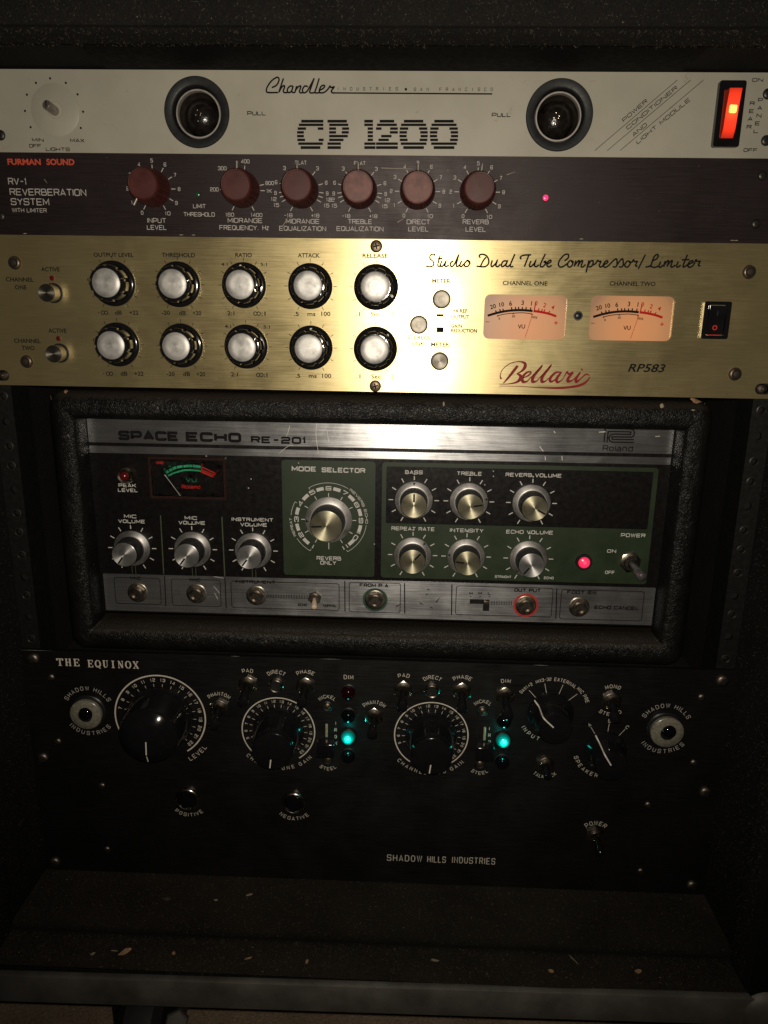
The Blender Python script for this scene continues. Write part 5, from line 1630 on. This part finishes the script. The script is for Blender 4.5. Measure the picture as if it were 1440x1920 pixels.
def eq_dial(u, v, r, n0, n1, knob_r, hh, ptr_ang, rc, rf, p1, p2):
    x, y = D.p(u, v)
    mb = MB()
    mb.ribbon(arcpts(x, y, r, -146, 146, 72), r*0.026+0.15)
    for k in range(n0, n1+1):
        a = (k-12.5)*14.2
        tick(mb, x, y, a, r*0.64, r*0.80, 0.30)
        arctext(mb, str(k), x, y, r*0.895, a, r*0.072+0.15, 'deco', sw=0.14)
    mb.build('dial_scale', ink, D.o)
    mb = MB()
    mb.lathe([(knob_r, 0.5), (knob_r, 2.2), (knob_r*0.97, 3.6), (rc+1.6, 5.4), (rc+0.8, 6.6), (rc, hh-6.0), (rc-0.3, hh-4.6), (rc-1.2, hh-3.4), (rf+0.8, hh-0.5), (rf, hh), (0.01, hh)], seg=80)
    kb = mb.build('knob', 'gloss_black', D.o, (x, y, 0))
    mb = MB(); s_, c_ = math.sin(R(ptr_ang)), math.cos(R(ptr_ang))
    mb.ribbon([(p1*s_, p1*c_), ((rf-0.2)*s_, (rf-0.2)*c_)], 0.8, hh+0.04)
    if p2:
        vs = []
        for rr_1 in (rf+1.2, rc-1.8):
            z_ = hh-0.5+(-2.9)*(rr_1-rf-0.8)/(rc-1.2-rf-0.8)+0.08
            for e in (-0.4, 0.4): vs.append((rr_1*s_+e*c_, rr_1*c_-e*s_, z_))
        mb.add(vs, [(0, 1, 3, 2)])
    mb.build('pointer_line', 'white_print', kb)
    return x, y, kb
x, y, kb = eq_dial(300.5, 1344, 31.6, 7, 22, 23.5, 29.5, 182, 20.0, 11.5, 1.5, True)
mb = MB(); arctext(mb, 'LEVEL', x, y, 37.5, 138, 3.4, 'deco', flip=True, span=24)
mb.build('lettering', ink, D.o)
for (u, v, t) in ((522, 1370, 'ONE'), (808.5, 1379, 'TWO')):
    x, y, kb = eq_dial(u, v, 25.3, 5, 22, 18.2, 26, 187, 14.2, 12.6, 6.0, False)
    mb = MB(); arctext(mb, 'CHANNEL '+t+' GAIN', x, y, 29.6, 180, 2.7, 'deco', flip=True, span=98)
    mb.build('lettering', ink, D.o)
# caps above a switch
def arc_over(t, u, v, r, cap=2.4, span=None, flip=False, mid=0):
    x, y = D.p(u, v)
    mb = MB(); arctext(mb, t, x, y, r, 180 if flip else mid, cap, 'deco', flip=flip, span=span); mb.build('lettering', ink, D.o)
for t, u, v, sp in (('PHANTOM', 411.5, 1326, 88), ('PAD', 465, 1283, 40), ('PHASE', 573, 1285, 68), ('PHANTOM', 701.5, 1342, 88), ('PAD', 756.5, 1292, 42), ('PHASE', 866, 1295, 70), ('MONO', 1146.8, 1313, 56)):
    x, y = D.p(u, v)
    toggle(D, x, y, 6.9, (-0.05, -0.55, 1), 15, 'gloss_black', 'nickel', 2.3, 3.7, nutrot=R(30))
    arc_over(t, u, v, 10.4, 2.8, sp)
x, y = D.p(946.8, 1303); toggle(D, x, y, 6.9, (0.02, -0.60, 1), 16.5, 'gloss_black', 'nickel', 2.4, 3.9, nutrot=R(30)); arc_over('DIM', 946.8, 1304, 11.0, 2.8, 32)
x, y = D.p(1021.5, 1433); toggle(D, x, y, 6.6, (0.1, -0.5, 1), 9, 'gloss_black', 'nickel', 2.3, 3.0, nutrot=R(30))
arc_over('TALKBACK', 1023, 1431, 10.6, 2.6, 88, True)
x, y = D.p(1114.5, 1563.5); toggle(D, x, y, 6.6, (0.16, -0.55, 1), 13, 'gloss_black', 'nickel', 1.9, 2.6, nutrot=R(30)); arc_over('POWER', 1115, 1567, 10.6, 3.4, 84)
arc_over('STEREO', 1146.8, 1310, 11.6, 2.6, 74, True)
for t, u, v in (('DIRECT', 518.5, 1283.5), ('DIRECT', 810, 1293.5)):
    x, y = D.p(u, v)
    mb = MB(); mb.lathe([(5.4, 0), (5.4, 1.0), (4.7, 1.6), (4.6, 3.0), (4.2, 3.3), (3.5, 3.0), (3.5, 0.5)], seg=32); so = mb.build('direct_socket', 'nickel', D.o, (x, y, 0))
    mb = MB(); mb.lathe([(3.5, 0.8), (0.01, 0.8)], seg=20); mb.build('socket_hole', 'hole', so)
    arc_over(t, u, v, 9.6, 2.8, 74)
def jewel(u, v, mat, r=5.0, rim=None, hh=6):
    x, y = D.p(u, v)
    mb = MB(); mb.lathe([(r*1.12, 0), (r*1.12, 1.0), (r*1.0, 1.3)] if not rim else [(r*1.26, 0), (r*1.26, 0.9), (r*1.22, 1.9), (r*1.14, 2.6), (r*1.05, 2.8), (r*0.98, 2.5)], seg=48)
    o = mb.build('jewel_lamp', rim or 'satin_black', D.o, (x, y, 0))
    mb = MB(); NF = 12
    mb.lathe([(r, 1.0), (r*0.98, 2.6), (r*0.86, 4.2), (r*0.62, 5.4), (r*0.3, hh), (0.01, hh+0.15)], seg=48, mod=(lambda a, i: 1-0.02*abs(math.sin(a*NF/2))) if mat == 'jewel_lit' else None)
    mb.build('jewel_lens', mat, o)
    if mat == 'jewel_lit':
        pl = bpy.data.lights.new('jewel_light', 'POINT')
        pl.energy = 0.0035
        pl.color = (0.0, 1.0, 0.85)
        pl.shadow_soft_size = 0.002
        po = bpy.data.objects.new('jewel_light', pl)
        COL.objects.link(po)
        po.location = (x*MM, D.Y*MM-0.0085, (y+D.Z)*MM)
    return o
jewel(653.4, 1296.5, 'jewel_red'); jewel(653.2, 1340, 'jewel_green'); jewel(653, 1380, 'jewel_lit'); jewel(653.2, 1415, 'jewel_black')
jewel(945, 1350, 'jewel_green'); jewel(942.8, 1386, 'jewel_lit'); jewel(941.2, 1426, 'jewel_black')
D.lab('DIM', 653.5, 1269.5, 8, ink, 'deco', w=18)
x, y = D.p(352, 1499); jewel(352.5, 1496, 'jewel_black', 7.2, 'nickel', 9); jewel(551.5, 1503, 'jewel_black', 7.0, 'nickel', 9)
arc_over('POSITIVE', 353, 1497, 13.6, 2.9, 88, True); arc_over('NEGATIVE', 551, 1504, 13.6, 2.9, 92, True)
for (u, v), tt in (((614.5, 1366), 0), ((903.5, 1376), 1)):
    ul, vl = ((613.7, 1324), (904.8, 1333))[tt]; us, vs_ = ((615, 1424), (900, 1432))[tt]
    for uu, vv, t, fl_ in ((ul, vl, 'NICKEL', False), (us, vs_, 'STEEL', True)):
        x, y = D.p(uu, vv)
        mb = MB(); mb.lathe([(3.8, 0), (3.8, 0.6), (3.2, 0.9), (2.4, 0.6)], seg=28); so = mb.build('slot_screw', 'rail', D.o, (x, y, 0))
        mb = MB(); mb.lathe([(2.4, 0.6), (1.5, 1.3), (0.01, 1.5)], seg=20); mb.build('screw_head', 'bronze', so)
        arc_over(t, uu, vv, 7.4, 2.6, 96 if not fl_ else 88, fl_)
    xb, yb = D.p((611.5, 905.5)[tt], (1393, 1399)[tt])
    mb = MB(); mb.box(-0.9, 0.9, -2, 13, 0, 0.9, 0.2); sw_ = mb.build('slide_switch', 'hole', D.o, (xb+0.5, yb+3, 0))
    mb = MB(); mb.box(-0.85, 0.85, 2.6, 12.6, 0.5, 1.9, 0.3); mb.build('contact_strip', 'contact_gold', sw_)
    mb = MB(); mb.box(-6.2, 6.2, -8.0, 3.0, 4, 11.5, 1.4, 3); mb.box(-3.5, 3.5, -6, 1, 0.2, 4.2); mb.build('slider_button', 'gloss_black', sw_)
    ux = (629.5, 917.5)[tt]
    for i, ch in enumerate('IRON'):
        D.lab(ch, ux, (1356, 1366)[tt]+i*12.5, 6.5, ink, 'deco', w=None if ch == 'I' else 4.5)
# selector knobs with bent pointer lines
def selector(u, v, ang, tl, kr=13.5, hh=19, r0=15.5, r1=22):
    x, y = D.p(u, v)
    mb = MB()
    for t, a, rr in tl:
        tick(mb, x, y, a, r0, r1, 0.35)
        if t: arctext(mb, t, x, y, r1+3.2, a, 2.4, 'deco')
    mb.build('dial_scale', ink, D.o)
    mb = MB()
    mb.lathe([(kr, 0.5), (kr, 2.0), (kr*0.95, 3.4), (kr*0.82, 5.4), (kr*0.78, 7.0), (kr*0.74, hh-2.0), (kr*0.70, hh-0.6), (kr*0.62, hh), (0.01, hh)], seg=72)
    kb = mb.build('knob', 'gloss_black', D.o, (x, y, 0))
    s_, c_ = math.sin(R(ang)), math.cos(R(ang))
    mb = MB()
    P = [(kr*0.12, hh+0.06), (kr*0.62, hh+0.06), (kr*0.715, hh-0.6), (kr*0.755, hh-2.0), (kr*0.795, 7.0), (kr*0.835, 5.4), (kr*0.965, 3.4), (kr*1.02, 2.0)]
    vs = []
    for a, z_ in P:
        for e in (-0.45, 0.45): vs.append((a*s_ + e*c_, a*c_ - e*s_, z_+0.05))
    mb.add(vs, [(2*i, 2*i+1, 2*i+3, 2*i+2) for i in range(len(P)-1)])
    mb.build('pointer_line', 'white_print', kb)
    return x, y
x, y = selector(1031.5, 1338, -47, (), 15.6, 20)
mb = MB()
for a in (-42, -13, 18, 48): tick(mb, x, y, a, 15.8, 23.0, 0.32)
mb.build('dial_scale', ink, D.o)
for t, rr_, a, cap_, sp_, fl_ in (('DAW1+2', 25.8, -43, 2.4, 22, 0), ('MIX3-32', 25.8, -14, 2.3, 23, 0), ('EXTERNAL', 25.8, 20, 2.5, 35, 0), ('MIC PRE', 26.2, 55, 2.5, 28, 0), ('INPUT', 20.5, 218, 2.9, 42, 1)):
    mb = MB(); arctext(mb, t, x, y, rr_, a, cap_, 'deco', flip=bool(fl_), span=sp_); mb.build('lettering', ink, D.o)
x, y = selector(1134, 1407, -32, (), 14.6, 20)
mb = MB()
for t, a in (('A', -32), ('B', 3), ('C', 36)):
    tick(mb, x, y, a, 14.8, 20.8, 0.32); arctext(mb, t, x, y, 22.8, a, 2.6, 'deco')
mb.build('dial_scale', ink, D.o)
mb = MB(); arctext(mb, 'SPEAKER', x, y, 20.0, 222, 2.9, 'deco', flip=True, span=66); mb.build('lettering', ink, D.o)
# round cream badges
for u, v in ((166.5, 1333), (1246.5, 1366)):
    x, y = D.p(u, v)
    mb = MB(); mb.lathe([(12.6, 0), (12.6, 1.2), (11.5, 2.0), (11.2, 3.0)], seg=56); bo = mb.build('round_badge', 'satin_black', D.o, (x, y, 0))
    mb = MB(); mb.lathe([(11.0, 2.0), (11.0, 5.2), (10.4, 5.8), (5.0, 6.6), (4.9, 6.4)], seg=56); mb.build('badge_face', 'badge_cream', bo)
    mb = MB(); mb.lathe([(4.9, 6.0), (4.7, 7.4), (3.4, 8.8), (0.01, 9.5)], seg=36, c=(0.6, 1.4)); mb.build('badge_jewel', 'jewel_black', bo)
    mb = MB(); arctext(mb, 'SHADOW HILLS', x, y, 17.4, 0, 3.1, 'deco', span=122); arctext(mb, 'INDUSTRIES', x, y, 17.4, 180, 3.1, 'deco', flip=True, span=102)
    mb.build('badge_lettering', 'grey_print', D.o)
for u, v in ((96, 1270), (108.5, 1390), (191.6, 1473.5), (201, 1592.5), (1315, 1307.5), (1300.7, 1430), (1215, 1509), (1201, 1633.5)):
    x, y = D.p(u, v); screw(D, x, y, 2.8, 'steel_screw', 1.7)
for u, v in ((62.6, 1235), (81, 1421), (103, 1616), (1354, 1276), (1322, 1485), (1297.5, 1660)):
    x, y = D.p(u, v); screw(D, x, y, 4.4, 'steel_screw', 2.6, name='rack_screw')
for u0, u1 in ((40, 100), (433, 450), (600, 640), (1000, 1030)):
    a, _ = D.p(u0, 1240); c, _ = D.p(u1, 1240)
    mb = MB(); mb.ribbon([(a, 88.5), ((a+c)/2, 88.52), (c, 88.5)], [0.02, 0.16, 0.02]); mb.build('worn_edge', 'grey_print', D.o)

# ================================================================== debris on the case floor
CHIPS = [(235, 1785, 9, 3.4, 40, 'wood', 'largest tan wood chip lying on the raised carpet lip at the left'),
 (215, 1783, 5, 0.8, 0, 'pale_flake', 'thin pale splinter lying just left of the largest wood chip'),
 (174, 1789, 3.6, 1.6, 35, 'pale_flake', 'small whitish flake on the carpet lip left of the largest wood chip'),
 (326, 1788, 2.8, 2.0, 0, 'wood', 'small round tan chip on the carpet lip right of the largest wood chip'),
 (466, 1797, 5, 1.3, 15, 'wood', 'slim orange-brown splinter on the carpet lip below the channel one knob'),
 (575, 1804, 3.6, 2.2, 80, 'wood', 'pinkish wedge-shaped wood chip on the carpet lip near its middle'),
 (814, 1801, 5.6, 1.4, 0, 'pale_flake', 'long pale splinter on the carpet lip right of its middle'),
 (1033, 1821, 4.4, 2.0, -20, 'wood', 'yellowish chip on the carpet lip under the power switch'),
 (1197, 1822, 4.6, 3.0, 10, 'wood', 'crumbly yellow-brown chip on the carpet lip at the right'),
 (468, 1678, 6.0, 1.4, 20, 'pale_flake', 'grey paper scrap on the case floor below the negative lamp'),
 (312, 1686, 7.0, 2.2, 0, 'fibre', 'dusty grey lint clump on the case floor below the positive lamp'),
 (405, 1688, 3.0, 1.4, 10, 'pale_flake', 'tiny pale crumb on the case floor between lint clump and paper scrap'),
 (1075, 1799, 9.0, 0.7, -60, 'pale_flake', 'long bent pale straw standing across the groove at the right of middle')]
for i, (u, v, l_, w_, an, mt, lb) in enumerate(CHIPS):
    lip = v > 1760
    zz_ = ZB+6.9 if lip else ZB+0.7
    X, Yp = atz(u, v, zz_)
    q = random.Random(i+40)
    mb = MB(); n_ = 9
    P = [(l_/2*math.cos(2*PI*k/n_)*q.uniform(.7, 1.1), w_/2*math.sin(2*PI*k/n_)*q.uniform(.7, 1.1)) for k in range(n_)]
    mb.prism(P, 0, min(0.8, w_*0.4), back=True)
    o = mb.build('straw' if 'straw' in lb else 'lint_clump' if 'lint' in lb else 'paper_scrap' if 'paper' in lb else 'wood_chip', mt, None, (X, Yp, zz_), rot=R(an))
    o.rotation_euler = (R(q.uniform(8, 25)), R(q.uniform(-8, 8)), R(an))
    o['label'] = lb
    o['category'] = 'straw' if 'straw' in lb else 'lint' if 'lint' in lb else 'paper scrap' if 'paper' in lb else 'wood chip'
    if o['category'] == 'wood chip':
        o['group'] = 'wood chips and splinters on the case floor'
